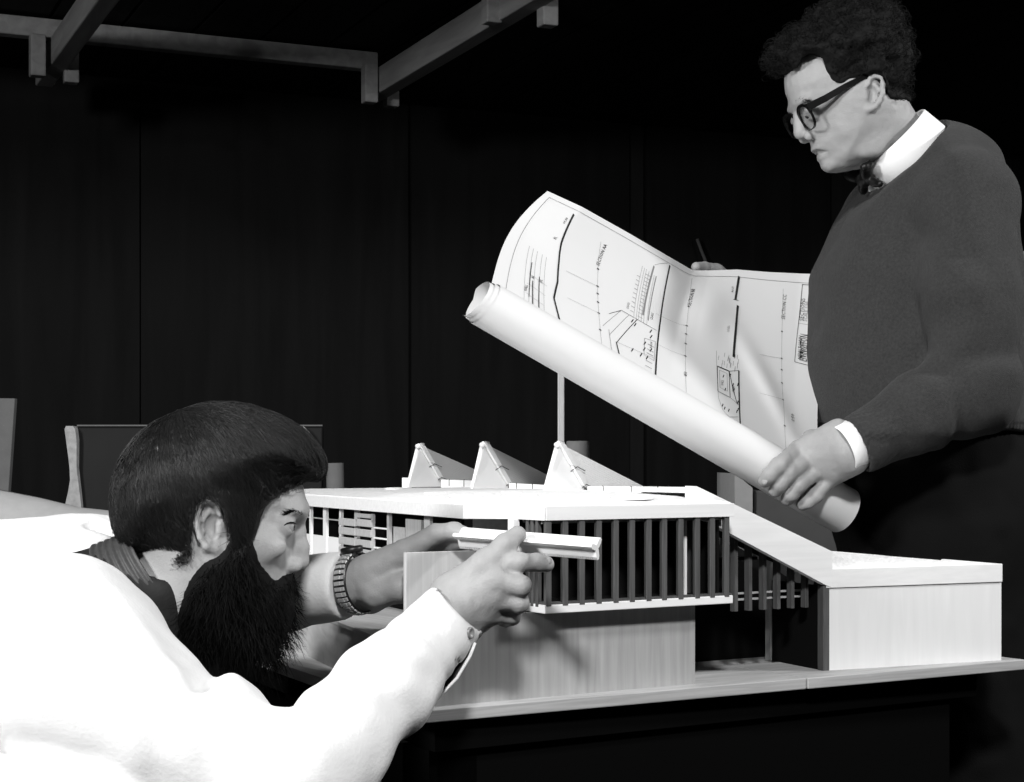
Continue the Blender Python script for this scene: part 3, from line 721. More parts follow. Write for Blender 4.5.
# middle section
pl([(.270,.28),(.300,.36),(.345,.36),(.400,.36)], .0008, 1); pl([(.258,.16),(.300,.36)], .0006, 2); pl([(.278,.12),(.322,.36)], .0006, 2); pl([(.300,.10),(.345,.36)], .0010, 1)
pl([(.300,.10),(.405,.14)], .0005, 2); ln(.298,.10,.312,.0,.0020,1); ln(.275,.16,.290,.0,.0008,2)
for u in (.335,.342,.348,.356,.363,.372): ln(u-.012, .80-.5*(u-.33), u, .36, .0005, 2)
for v in np.linspace(.40,.70,9): ln(.331-.02*v, v, .341-.02*v, v, .0008, 2)
for v in np.linspace(.36,.75,14): ln(.352-.02*v, v, .366-.02*v, v, .0007, 2)
ln(.352,.85,.358,.42,.0030,2); ln(.366,.78,.374,.40,.0016,2); pl([(.352,.86),(.366,.90),(.385,.94)], .0005, 2)
pl([(.372,.25),(.402,.27),(.404,.12),(.376,.12)], .0007, 2, True)
for v in (.05,.09,.15,.18,.22): ln(.382,v,.400,v,.0012,2)
for q in range(10): u = .33+.065*random.random(); v = .06+.26*random.random(); ln(u, v, u+.004, v+.03, .0016, 1)
# right section with the plan squares
pl([(.585,.30),(.622,.30),(.627,.14),(.590,.14)], .0012, 1, True); pl([(.592,.28),(.616,.28),(.619,.17),(.596,.17)], .0008, 2, True)
pl([(.622,.30),(.655,.33),(.660,.12),(.627,.14)], .0009, 1, True); pl([(.622,.30),(.636,.20),(.652,.12)], .0014, 1)
ln(.585,.30,.622,.30,.0026,1); ln(.578,.40,.592,.10,.0006,2)
pl([(.592,.10),(.606,.04),(.625,.02),(.655,.05)], .0007, 2)
for q in range(26): u = .585+.07*random.random(); v = .30+.10*random.random(); ln(u, v, u+.001, v+.03, .0007, 2)
for q in range(12): u = .595+.06*random.random(); v = .03+.24*random.random(); ln(u, v, u+.003, v+.02, .0015, 1)
# title block
pl([(.875,.935),(.99,.935)], .0010, 1); pl([(.875,.935),(.862,.50),(.99,.50)], .0010, 1); ln(.869,.715,.99,.715,.0006,2)
for (s, u, v, h, mi) in (('SECTION AA', .218,.60,.0075,1), ('SECTION BB', .474,.67,.0070,1), ('SECTION CC', .815,.72,.0075,1), ('1:50', .86,.18,.0075,1), ('1:50', .497,.13,.0065,1),
      ('LIVINGSTON', .925,.515,.0200,3), ('NEW TOWN', .893,.52,.0072,1), ('DRAWING', .905,.52,.0072,1), ('SECTIONS', .894,.73,.0085,1), ('SCALE 1:50', .912,.73,.0070,2),
      ('+0.00', .100,.78,.0055,1), ('FL', .098,.62,.0055,1), ('RL', .078,.22,.0055,1), ('FFL', .096,.22,.0050,1), ('HALL', .606,.19,.0055,1), ('STAIR', .642,.18,.0055,1), ('LEVEL', .612,.55,.0045,2), ('ROOF', .612,.83,.0050,1), ('ROOM', .395,.20,.0050,1), ('CLASS', .385,.42,.0055,1), ('EAVES', .318,.40,.0050,2), ('WALL', .068,.09,.0050,1)):
    text(s, u, v, h*(1 if mi == 3 else 1.25), 1 if mi == 3 else mi, .52 if mi == 3 else 1.0)
V_ = np.concatenate(VS); Fq = np.concatenate(FS); Ft = np.concatenate(FSt)
me = bpy.data.meshes.new('drawing_face')
me.from_pydata([tuple(p) for p in V_], [], [tuple(f) for f in Fq]+[tuple(f) for f in Ft])
me.polygons.foreach_set('material_index', np.concatenate(MI+MIt).astype(np.int32)); me.polygons.foreach_set('use_smooth', np.ones(len(me.polygons), bool))
link('drawing_face', me, [M['paper'], M['ink'], M['inkthin']], drw)

# ------------------------------------------------------------------ triangular scale rule
RU0, RU1 = W(459, 537, 1.833), W(597, 548, 1.745)
rd = (RU1-RU0).normalized(); rn = Vector((0, 0, 1)); rn = (rn-rd*rn.dot(rd)).normalized(); rs = rd.cross(rn)      # rs toward the far side or near side
rs = rs if rs.y < 0 else -rs
prof = []
for k in range(3):                                  # three-lobed section: grooves between three edges
    for (da, r) in ((-60, .0030), (-42, .0046), (-17, .0098), (-6, .0128), (6, .0128), (17, .0098), (42, .0046)):
        a = math.radians(12+120*k+da); prof.append((r*math.cos(a), r*math.sin(a)))
m = MB(); n = len(prof)
pts = [RU0+rs*x+rn*y for x, y in prof]+[RU1+rs*x+rn*y for x, y in prof]
m.poly(pts, [tuple(range(n-1,-1,-1)), tuple(range(n, 2*n))]+[(i,(i+1)%n,n+(i+1)%n,n+i) for i in range(n)])
m.cur = 1; L_ = (RU1-RU0).length
for k in range(3):
    a = math.radians(12+120*k)
    for off in (-9.5, 9.5):
        e = lambda r, o: rs*(r*math.cos(a+math.radians(o)))+rn*(r*math.sin(a+math.radians(o)))
        for i in range(70):
            l = .006+i*(L_-.012)/69; r1 = .0105 if i % 5 else .0096
            p = RU0+rd*l; o1 = off*1.45
            q0, q1 = e(.0122, off*.75), e(r1, o1)
            m.poly([p+q0*1.012, p+rd*.0003+q0*1.012, p+rd*.0003+q1*1.012, p+q1*1.012], [(0,1,2,3)])
o = m.build('scale_rule', [M['rule'], M['rulemark']]); tag(o, 'white three-sided scale rule held between the bearded man\'s hands', 'ruler')
# ------------------------------------------------------------------ people: shared pieces
def sstep(x, a, b): t = np.clip((x-a)/(b-a), 0, 1); return t*t*(3-2*t)
def vol_fix(V, Q):
    a, b, c = V[Q[:, 0]], V[Q[:, 1]], V[Q[:, 2]]
    return Q if np.einsum('ij,ij->i', a, np.cross(b, c)).sum() > 0 else Q[:, ::-1]
def sdf_obj(name, S, h, m, parent, lo=None, hi=None):
    V, Q = S.mesh(h, lo, hi); Q = vol_fix(V, Q); return np_mesh(name, V, Q, m, parent)
class Head:
    """frame of a head seen from the side: pixel coordinates around a centre turn into forward/left/up metres"""
    def __init__(s, cx, cy, Y, fwd):
        s.c = V3(W(cx, cy, Y)); s.cx, s.cy, s.k = cx, cy, Y/F
        s.f = V3(fwd); s.f /= np.linalg.norm(s.f); s.l = np.cross(V3((0, 0, 1)), s.f); s.sg = 1 if s.f[0] > 0 else -1
        s.st = 1/abs(s.f[0]); s.R = np.stack([s.f, s.l, V3((0, 0, 1))])
    def loc(s, px, py, lat=0.0):                      # the near side of the head, |lat| from its middle plane
        lam = abs(lat)*(1 if s.l[1] < 0 else -1); q = (px-512)/F
        x = (q*(s.c[1]+s.l[1]*lam)-s.c[0]-s.l[0]*lam)/(s.f[0]-q*s.f[1])
        return (x, HZ-(py-HY)/F*(s.c[1]+s.f[1]*x+s.l[1]*lam)-s.c[2])
    def pt(s, px, py, lat=0.0):                       # lat > 0: towards the person's left
        x, z = s.loc(px, py, lat); return s.c+s.f*x+s.l*lat+V3((0, 0, z))
    def poly(s, pts, n=4): return smooth_poly([s.loc(*p) for p in pts], n)
    def to(s, P): Q = (P-s.c)@s.R.T; return Q[..., 0], Q[..., 1], Q[..., 2]
    def inflate(s, poly, D, Wf):
        def fn(P):
            x, y, z = s.to(P); din = -poly_sd(x, z, poly); q = np.maximum(D-din, 0)
            w = Wf(x, z) if callable(Wf) else Wf
            return np.sqrt(q*q+(y*D/w)**2)-D
        return fn
def ring_band(name, c, n, prof, gap, start, m, parent, seg=72, ell=1.0):
    """collar: profile (radius, height) swept round axis n, open at the front"""
    n = Vector(n).normalized(); e1 = Vector((0, -1, 0)); e1 = (e1-n*e1.dot(n)).normalized(); e2 = n.cross(e1)
    c = Vector(c); N = len(prof); vs, fs = [], []
    a0 = start+gap/2; a1 = start+2*PI-gap/2
    for i in range(seg+1):
        a = a0+(a1-a0)*i/seg
        for r, h in prof: vs.append(tuple(c+e1*(r*math.cos(a))+e2*(r*ell*math.sin(a))+n*h))
    for i in range(seg):
        for j in range(N): fs.append((i*N+j, i*N+(j+1) % N, (i+1)*N+(j+1) % N, (i+1)*N+j))
    fs += [tuple(range(N)), tuple(seg*N+j for j in range(N-1, -1, -1))]
    me = bpy.data.meshes.new(name); me.from_pydata(vs, [], fs); me.polygons.foreach_set('use_smooth', np.ones(len(fs), bool))
    bm = bmesh.new(); bm.from_mesh(me); bmesh.ops.recalc_face_normals(bm, faces=bm.faces); bm.to_mesh(me); bm.free()
    return link(name, me, m, parent)
def ear(S, H, px, py, hx, hy, lat, side, tilt=0.0):
    """outer ear: rim, bowl, tragus and lobe; hx, hy half sizes in metres"""
    ct, st = math.cos(tilt), math.sin(tilt)
    def e(a, b, out): # a forward, b up in the ear's own plane
        x, z = H.loc(px, py, lat); x += a*ct*hx-b*st*hy; z += a*st*hx+b*ct*hy
        return H.c+H.f*x+H.l*(side*(lat+out-.30*a*hx))+V3((0, 0, z))
    S.cone(e(.25,.1,-.006), e(.2,-.35,-.008), .011, .009, .006)
    S.cone(e(-.2,.30,.000), e(-.05,-.45,-.002), .0075, .006, .005)
    rim = [(.62,.35),(.55,.72),(.15,.95),(-.35,.88),(-.74,.55),(-.86,.1),(-.70,-.35),(-.42,-.65)]
    S.chain([e(a, b, .008) for a, b in rim], [.0034,.0036,.0037,.0037,.0036,.0034,.0032,.0032], .0025)
    anti = [(-.05,.55),(-.38,.25),(-.38,-.15),(-.15,-.45)]
    S.chain([e(a, b, .0055) for a, b in anti], [.0026]*4, .003)
    S.cone(e(-.34,-.72,.004), e(.05,-.80,.003), .0052, .0050, .005)       # lobe
    S.ell(e(.12,-.02,.007), (.0082,.0070,.0125), H.R, .003, 's')          # bowl
    S.cone(e(.50,.02,.004), e(.46,-.22,.004), .0042, .0038, .004)         # tragus
    S.ell(e(-.05,.72,.009), (.0075,.003,.0028), H.R, .003, 's')
def flow_strands(S, roots, flow, steps, ds, lift, jitter, droop=0.0, curl=None):
    p = roots.copy(); path = [p.copy()]; dirj = rng.normal(0, jitter, p.shape).astype(np.float32)
    for i in range(steps):
        n = S.grad(p); d = flow(p)+dirj; d = d-n*np.einsum('ij,ij->i', d, n)[:, None]
        d /= np.maximum(np.linalg.norm(d, axis=1, keepdims=True), 1e-6); d[:, 2] -= droop*i/steps
        p = p+d*ds
        dd = S.eval(p); n = S.grad(p); tgt = lift*(i+1)/steps
        p = p+n*np.clip(tgt-dd, -.004, .004)[:, None]
        path.append(p.copy())
    return np.stack(path, 1)
def px3(l): return [V3(W(*q[:3])) for q in l]
def finger(S, l, k=.004): S.chain(px3(l), [q[3] for q in l], k)
def nail(name, c, n, d, L, Wd, parent, m):
    n = Vector(n).normalized(); d = Vector(d); d = (d-n*d.dot(n)).normalized(); s = n.cross(d); mb = MB(); vs = []; N = 12
    for r, h in ((1, -.0006), (.85, .0006), (.5, .0011)):
        for i in range(N):
            a = 2*PI*i/N; vs.append(Vector(c)+d*(L*r*math.cos(a))+s*(Wd*r*math.sin(a))+n*h)
    fs = [tuple(range(2*N, 3*N))]+[(j*N+i, j*N+(i+1) % N, (j+1)*N+(i+1) % N, (j+1)*N+i) for j in (0, 1) for i in range(N)]
    mb.poly(vs, fs); return mb.build(name, m, parent, True)
def eyeball(name, H, px, py, lat, r, gaze, parent):
    c = Vector(H.pt(px, py, lat)); g = Vector(gaze).normalized(); bm = bmesh.new()
    bmesh.ops.create_uvsphere(bm, u_segments=24, v_segments=24, radius=r)
    q = Vector((0, 0, 1)).rotation_difference(g)
    for f in bm.faces: f.smooth = True; f.material_index = 1 if f.calc_center_median().z > r*.86 else 0
    bmesh.ops.transform(bm, matrix=Matrix.Translation(c)@q.to_matrix().to_4x4(), verts=bm.verts)
    me = bpy.data.meshes.new(name); bm.to_mesh(me); bm.free(); return link(name, me, [M['eye'], M['iris']], parent)

def march(S, px, py, Y0, Y1):
    ys = np.arange(Y0, Y1, .0005); o = np.array((0, 0, HZ)); d = np.array(W(px, py, 1.0))-o
    P = (o+ys[:, None]*d).astype(np.float32); h = np.nonzero(S.eval(P) < 0)[0]
    return Vector(P[h[0]] if len(h) else P[-1])
def brow_hairs(S, path, spread, n, aim, m, parent, H):
    px_ = np.interp(rng.random(n), np.linspace(0, 1, len(path)), np.arange(len(path))); base = []
    for q in px_:
        i = min(int(q), len(path)-2); f = q-i; x = path[i][0]*(1-f)+path[i+1][0]*f; y = path[i][1]*(1-f)+path[i+1][1]*f
        base.append(march(S, x+rng.normal(0, spread*.4), y+rng.normal(0, spread), H.c[1]-.09, H.c[1]+.02))
    base = np.array(base, np.float32); g = S.grad(base)
    for mir in (0, 1):                                  # the other brow is the mirror image
        bb, gg = base.copy(), g.copy()
        dv = V3(aim)[None]+rng.normal(0, .28, base.shape)+gg*.22
        if mir:
            l = H.l; bb = bb-2*((bb-H.c)@l)[:, None]*l; dv = dv-2*(dv@l)[:, None]*l
        strands_mesh('eyebrow', np.stack([bb+dv*.0014*i for i in range(5)], 1).astype(np.float32), .00026, .00008, m, parent)

# ------------------------------------------------------------------ the bearded man
man = empty('person', (-1.05, 1.78, 0), 'bearded man in a white smock leaning in to sight along a scale rule', 'person')
H1 = Head(215, 535, 1.80, (1, .0, 0))
face1 = H1.poly([(298,468),(303,488),(305.5,503),(304,512),(299,521),(296.5,535),(294,550),(292,565),(291,578),(291,585),(289,591),(287,597),(286,605),(285,615),(280,628),(268,635),(245,637),(222,633),(203,620),(186,603),(164,580),(145,558),(133,530),(126,500),(129,470),(141,446),(166,426),(200,417),(240,418),(272,431),(289,448)])
def W1(x, z): return .0755-.017*sstep(x, .0, .08)-.010*sstep(-z, .02, .10)
B = SDF()
B.add(H1.inflate(face1, .078, W1), H1.c, .15, .01)
for sd in (1, -1):
    B.ell(H1.pt(266, 547, sd*.047), (.020, .007, .010), H1.R, .03)                    # cheekbone
    B.ell(H1.pt(296, 513, sd*.020), (.008, .020, .0055), H1.R, .016)                   # brow
    B.ell(H1.pt(300.5, 528, sd*.034), (.012, .017, .0105), H1.R, .012, 's')              # socket
    B.ell(H1.pt(284, 526, sd*.031), (.0128, .0128, .0128), None, .006)               # lids
    B.ell(H1.pt(296.5, 527, sd*.032), (.0075, .0135, .0030), H1.R, .002, 's')
B.chain([H1.pt(296, 519), H1.pt(298.5, 532), H1.pt(300.5, 547), H1.pt(300.2, 561)], [.0065, .0068, .0078, .0098], .007)
for sd in (1, -1):
    B.ell(H1.pt(292.5, 566, sd*.0115), (.0095, .0062, .0070), H1.R, .005)
    B.ell(H1.pt(297, 573, sd*.0075), (.0058, .0036, .0036), H1.R, .002, 's')
B.ell(H1.pt(288, 592), (.0060, .020, .0045), H1.R, .005)
ear(B, H1, 212, 526, .0155, .0295, .070, -1, .10); ear(B, H1, 212, 526, .0155, .0295, .070, 1, .10)
NECK = Vector((.81, 0, .58))
B.cone(H1.pt(212, 580), H1.pt(130, 640), .056, .062, .03)
B.cone(H1.pt(130, 640), (-.50, 1.79, .86), .062, .09, .04)
# torso core and arms
B.chain([V3((-.47, 1.67, .87)), V3((-1.05, 1.67, .80))], [.080, .10], .05)
B.chain([V3((-.50, 1.92, .895)), V3((-1.05, 1.90, .80))], [.080, .10], .05)
SH_N, EL_N, WR_N = V3((-.400, 1.615, .855)), V3(W(297, 783, 1.545)), V3(W(458, 607, 1.77))
B.chain([SH_N, EL_N, WR_N], [.036, .034, .0255], .02)
SH_F, EL_F, WR_F = V3((-.50, 1.97, .92)), V3((-.42, 2.07, .885)), V3(W(356, 584, 1.905))
B.chain([SH_F, EL_F, WR_F], [.040, .034, .027], .02)
d = .032
for a, b, r in (((449,592,1.742+d),(490,567,1.735+d),.0155), ((457,603,1.735+d),(493,581,1.723+d),.0160), ((463,612,1.738+d),(494,597,1.727+d),.0150), ((468,620,1.744+d),(491,612,1.738+d),.0130)):
    B.cone(V3(W(*a)), V3(W(*b)), .020, r, .014)
finger(B, [(490,567,1.735+d,.0140),(519,562.5,1.726+d,.0102),(536,562.5,1.738+d,.0094),(546,564,1.746+d,.0088)])
finger(B, [(493,581,1.723+d,.0150),(521,586,1.720+d,.0108),(514,592,1.750+d,.0095),(498,590,1.768+d,.0085)])
finger(B, [(494,597,1.727+d,.0140),(519,603,1.727+d,.0100),(512,608,1.755+d,.0090),(497,606,1.770+d,.0082)])
finger(B, [(491,612,1.738+d,.0120),(512,616.5,1.742+d,.0088),(506,619,1.762+d,.0080),(494,616,1.774+d,.0074)])
finger(B, [(461,588,1.738+d,.0170),(484,564,1.728+d,.0130),(505,545,1.735+d,.0104),(517.5,534.5,1.746+d,.0092)], .008)
d = 0
for a, b, r in (((370,572,1.89),(404,553,1.882),.0150), ((372,580,1.905),(410,562,1.898),.0150), ((372,588,1.915),(411,570,1.912),.0140), ((370,594,1.92),(406,580,1.924),.0130)):
    B.cone(V3(W(*a)), V3(W(*b)), .021, r, .014)
finger(B, [(404,553,1.882,.0140),(436,534,1.872,.0112),(454,531,1.858,.0098),(466,535,1.846,.0085)])
finger(B, [(410,562,1.898,.0140),(440,548,1.893,.0112),(456,543,1.874,.0098),(467,541,1.860,.0086)])
finger(B, [(411,570,1.912,.0130),(440,557,1.915,.0105),(454,551,1.898,.0092),(463,547,1.880,.0082)])
finger(B, [(406,580,1.924,.0120),(430,573,1.933,.0090),(444,567,1.926,.0080),(454,562,1.915,.0072)])
finger(B, [(376,592,1.885,.0200),(400,588,1.872,.0150),(422,575,1.866,.0112),(438,563,1.862,.0094)], .008)
B.post.append(lambda P: .0005*vnoise(P, 160, 3)*(P[:, 0] > -.25))
body = sdf_obj('body', B, .0021, M['skin'], man)
for sd in (1, -1): eyeball('eye', H1, 284, 526, sd*.031, .0120, (1, .05*-sd, -.03), man)
nail('fingernail', Vector(W(547,561.5,1.746+.032-.0085)), (.25,-1,.15), (1,.2,-.05), .0055, .0042, man, M['skin_fair'])
# hair
full1 = H1.poly([(300,484),(316,480),(324,471),(322,455),(309,436),(286,419),(256,408),(226,403),(196,406),(166,416),(141,434),(123,459),(114,486),(114,515),(121,537),(135,551),(155,560),(185,580),(230,600),(275,585),(292,540)])
reg1 = H1.poly([(301,484),(319,482),(335,470),(330,445),(312,425),(286,405),(256,395),(226,390),(196,393),(160,402),(130,422),(110,455),(100,486),(102,520),(112,545),(130,556),(155,561,.04),(176,556,.055),(188,546,.065),(193,522,.07),(199,504,.07),(211,496,.07),(224,503,.07),(230,520,.07),(233,545,.068),(247,545,.066),(255,527,.064),(259,512,.062),(268,499,.056),(283,488,.045)], 3)
HR = SDF(); inf1 = H1.inflate(full1, .086, lambda x, z: .086-.008*sstep(x, .02, .11)-.006*sstep(-z, 0, .06))
def hair1(P):
    x, y, z = H1.to(P); d1 = inf1(P); d2 = poly_sd(x, z, reg1)
    ang = np.arctan2(y, z+.02); st = vnoise(np.stack([x*10, ang*9, z*7], -1), 5, 5)*.0016
    return np.maximum(d1+st, d2)
HR.add(hair1, H1.c, .18, .002)
Vh, Qh = HR.mesh(.0026, H1.c-.17, H1.c+.17)
hair = np_mesh('hair', Vh, vol_fix(Vh, Qh), M['hair'], man)
crown = H1.pt(168, 420)
nrm = HR.grad(Vh); outer = Vh[(HR.eval(Vh-nrm*.003) < 0) & (inf1(Vh) > -.0035)]
rt = outer[rng.integers(0, len(outer), 9500)].astype(np.float32)
def flow1(P): d = P-crown; d[:, 2] -= .03; return d/np.maximum(np.linalg.norm(d, axis=1, keepdims=True), 1e-6)
pa = flow_strands(HR, rt, flow1, 7, .0085, .0026, .15, .25)
strands_mesh('hair_strands', pa, .00040, .00012, M['hair'], hair)
# beard and moustache
breg = H1.poly([(232,520,.068),(246,522,.066),(252,540,.062),(260,560,.056),(267,574,.05),(275,580,.04),(283,575,.02),(292,572.5),(300,577),(301,586),(293,592),(294,604),(295,620),(287,640),(276,653),(261,663),(240,662),(215,655),(190,658),(178,640,.03),(182,605,.05),(190,580,.06),(206,562,.066),(222,553,.068),(229,540,.068)], 3)
bvol = H1.poly([(285,585),(293,600),(292,618),(284,636),(272,649),(258,658),(240,656),(216,648),(196,650),(184,636),(187,606),(205,580),(240,570)], 3)
BR_ = SDF(); infb = H1.inflate(bvol, .052, .062)
def beard1(P):
    x, y, z = H1.to(P); d2 = poly_sd(x, z, breg); th = .0008+.010*np.clip(-d2/.02, 0, 1)
    a = B.eval(P)-th; v = infb(P); h = np.clip(.5+.5*(a-v)/.012, 0, 1); u = a*(1-h)+v*h-.012*h*(1-h)
    st = vnoise(P*V3((1, 1, .35)), 260, 2)*.0016+vnoise(P, 90, 4)*.0016
    return np.maximum(u+st, d2)
BR_.add(beard1, H1.pt(240, 600), .14, .002)
Vb, Qb = BR_.mesh(.0028, H1.pt(305, 670, -.09)-V3((.16, 0, 0)), H1.pt(305, 515, .09))
beard = np_mesh('beard', Vb, vol_fix(Vb, Qb), M['beard'], man)
def flowb(P):
    x, y, z = H1.to(P); d = np.zeros_like(P); d[:, 2] = -1; d[:, 0] = .02+1.4*np.clip(x-.03, -.03, .05)*4; d[:, 1] = (y*6)
    return d/np.linalg.norm(d, axis=1, keepdims=True)
bx_, by_, bz_ = H1.to(Vb); okb = Vb[poly_sd(bx_, bz_, breg) < -.006]
rt = okb[rng.integers(0, len(okb), 4200)].astype(np.float32)
pa = []
p = rt.copy(); d0 = flowb(p)+rng.normal(0, .38, p.shape).astype(np.float32); d0 += BR_.grad(p)*.22; pa = [p-d0*.004]
for i in range(5):
    p = p+d0*.0042; d0 = d0+rng.normal(0, .16, p.shape).astype(np.float32); pa.append(p.copy())
pa = np.stack(pa, 1); keep = (pa[:, -1, 0] < H1.pt(306, 600)[0])
strands_mesh('beard_strands', pa[keep], .00040, .00010, M['beard'], beard)
lash = [march(B, x, y, 1.70, 1.82) for x, y in ((284,525.5),(287,523.6),(290.5,522.6),(294,522.8),(296.3,524.2))]
m = MB(); m.tube([p-Vector((0, .0004, 0)) for p in lash], [.0004,.0008,.0010,.0009,.0004], 6); m.build('eyelashes', M['beard'], man)
brow_hairs(B, [(302.5,514),(298,511.5),(292,511.5),(285,515)], .65, 150, (-.7,-.3,.15), M['beard'], man, H1)
# dark shirt, its ribbed collar, white smock
D1 = SDF()
D1.chain([V3((-.455, 1.68, .868)), V3((-1.05, 1.68, .80))], [.090, .12], .05)
D1.chain([V3((-.475, 1.92, .893)), V3((-1.05, 1.90, .80))], [.090, .12], .05)
D1.cone(H1.pt(150, 606), (-.47, 1.79, .875), .072, .090, .03); D1.cone((-.44, 1.66, .865), SH_N, .088, .068, .03)
D1.ell(H1.pt(160, 650, -.02), (.034, .070, .040), None, .02)
D1.cone(H1.pt(172, 570), H1.pt(135, 600), .056, .057, .004, 's')
D1.post.append(lambda P: .0018*vnoise(P*V3((1, .4, 1)), 45, 8))
sdf_obj('shirt', D1, .0040, M['darkshirt'], man)
prof = [(.0585, -.021), (.0600, .019), (.0625, .0205)]+[(.0635+.0095*(1-q)**1.2+.0011*math.sin(q*6*2*PI), .0195-.042*(1-q)) for q in np.linspace(1, 0, 30)]+[(.072, -.0245)]
ring_band('collar', H1.pt(151, 590), NECK, prof, .9, PI/2, M['stripe'], man, 90, 1.02)
C1 = SDF()
C1.chain([V3((-.44, 1.665, .868)), V3((-.75, 1.665, .845)), V3((-1.05, 1.66, .80))], [.106, .125, .165], .05)
C1.chain([V3((-.475, 1.925, .898)), V3((-.75, 1.92, .86)), V3((-1.05, 1.91, .80))], [.106, .125, .165], .05)
C1.chain([SH_N, SH_N*.5+EL_N*.5, EL_N], [.078, .058, .056], .03)
CU = V3(W(452, 616, 1.762)); ax = (WR_N-EL_N)/np.linalg.norm(WR_N-EL_N)
C1.chain([EL_N, EL_N*.45+CU*.55, CU], [.056, .0435, .0368], .02)
C1.cone((-.37, 1.74, .755), (-1.05, 1.74, .70), .105, .15, .03); C1.cone((-.40, 1.585, .675), (-1.05, 1.56, .66), .115, .15, .02)
C1.chain([SH_F, EL_F, V3(W(340, 586, 1.918))], [.080, .060, .0385], .03)
op = H1.pt(135, 590); C1.ell(op+V3((.005, -.01, .0)), (.092, .105, .074), basis((.62, .10, -.78), (.78, 0, .62)), .008, 's')
cutp = smooth_poly([(W(x, y, 1.60).x, W(x, y, 1.60).z) for x, y in ((10,536),(30,547),(62,558),(100,577),(130,601),(160,638),(190,666),(215,684),(260,640),(220,560),(150,500),(70,505))], 3)
def neck_cut(P): return np.maximum(poly_sd(P[..., 0], P[..., 2], cutp), P[..., 1]-1.90)
C1.add(neck_cut, (-.40, 1.7, .93), .3, .006, 's')
hx = V3((.62, -.05, .62)); hx /= np.linalg.norm(hx)
C1.box(CU+hx*.112, (.10, .09, .09), basis(hx, (0, 0, 1)), .001, .002, 's')            # cut the cuff square and hollow it
C1.cone(CU+hx*.03, CU-ax*.006, .0312, .0312, .002, 's')
fx = V3((.86, -.42, .05)); fx /= np.linalg.norm(fx); CF = V3(W(345, 585, 1.912))
C1.box(CF+fx*.10, (.10, .09, .09), basis(fx, (0, 0, 1)), .001, .002, 's')
# open sleeve placket under the forearm: a dark prism painting its inner shade and the hanging white edge
sl = EL_N*.42+CU*.58; slz = V3((.25, -.35, -.9)); slz /= np.linalg.norm(slz)
C1.ell(V3(W(441, 676, 1.715)), (.040, .022, .0052), basis((.52, .1, .80), (.8, -.3, -.5)), .003, 's')
def seg_t(P, a, b): ba = b-a; return ((P-a)@ba)/np.dot(ba, ba)
def folds1(P):
    t1 = seg_t(P, SH_N, EL_N); t2 = seg_t(P, EL_N, CU)
    d1 = np.linalg.norm(P-(SH_N+np.clip(t1, 0, 1)[:, None]*(EL_N-SH_N)), axis=1); d2 = np.linalg.norm(P-(EL_N+np.clip(t2, 0, 1)[:, None]*(CU-EL_N)), axis=1)
    w1 = np.clip(1-d1/.12, 0, 1); w2 = np.clip(1-d2/.11, 0, 1)
    n = vnoise(P, 16, 1); b = np.exp(-((t1-.75)/.30)**2)*w1
    r = .0040*b*np.sin(t1*26+n*2.6+P[:, 2]*20)
    r += .0048*np.exp(-((t2-.25)/.35)**2)*w2*np.sin(t2*24+n*3+P[:, 0]*25)
    r += .0020*w2*np.sin(t2*46+4*n+40*P[:, 2])*sstep(t2, .6, .85)
    r += .0045*vnoise(P*V3((.6, 1, 1.3)), 14, 6)+.0022*vnoise(P*V3((.7, 1, 1.2)), 36, 7)
    r += .004*np.sin(P[:, 2]*60+P[:, 0]*38+3*n)*sstep(-P[:, 0], .33, .5)*sstep(-P[:, 2], -.84, -.78)
    far = np.minimum(np.linalg.norm(P-CU, axis=1), np.linalg.norm(P-CF, axis=1)); r *= sstep(far, .035, .085)
    return -r
C1.post.append(folds1)
sdf_obj('smock', C1, .0034, M['white'], man, hi=(.06, 2.2, 1.06), lo=(-1.26, 1.42, .58))
m = MB(); c = march(C1, 470, 633, 1.65, 1.80); bn_ = -Vector(C1.grad(V3(c)[None])[0]); bn_ = bn_ if bn_.y < 0 else -bn_; b1 = bn_.orthogonal().normalized(); b2 = bn_.cross(b1); rr = ((.0, .0006), (.0030, .0006), (.0042, .0022), (.0058, .0020), (.0062, -.0005)); n = 20; vs = []
for r, h in rr: vs += [c+b1*(max(r, .0003)*math.cos(2*PI*i/n))+b2*(max(r, .0003)*math.sin(2*PI*i/n))+bn_*h for i in range(n)]
m.poly(vs, [tuple(range(n))]+[(j*n+i, j*n+(i+1) % n, (j+1)*n+(i+1) % n, (j+1)*n+i) for j in range(len(rr)-1) for i in range(n)]); m.build('cuff_button', M['button'], man, True)
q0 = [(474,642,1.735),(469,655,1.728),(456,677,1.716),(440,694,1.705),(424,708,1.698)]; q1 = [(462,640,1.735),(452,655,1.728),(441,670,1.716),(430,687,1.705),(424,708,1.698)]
m = MB(); m.prism([W(*p) for p in q0]+[W(*p) for p in q1[::-1]], (0, .012, 0)); m.build('sleeve_shade', M['darkshirt'], man)  # dark prism stands for shade inside the sleeve opening
m = MB(); m.tube([W(x+1, y+1, Yq-.004) for x, y, Yq in q0], [.0016, .0017, .0017, .0016, .0012], 8); m.build('cuff_placket', M['white'], man, True)
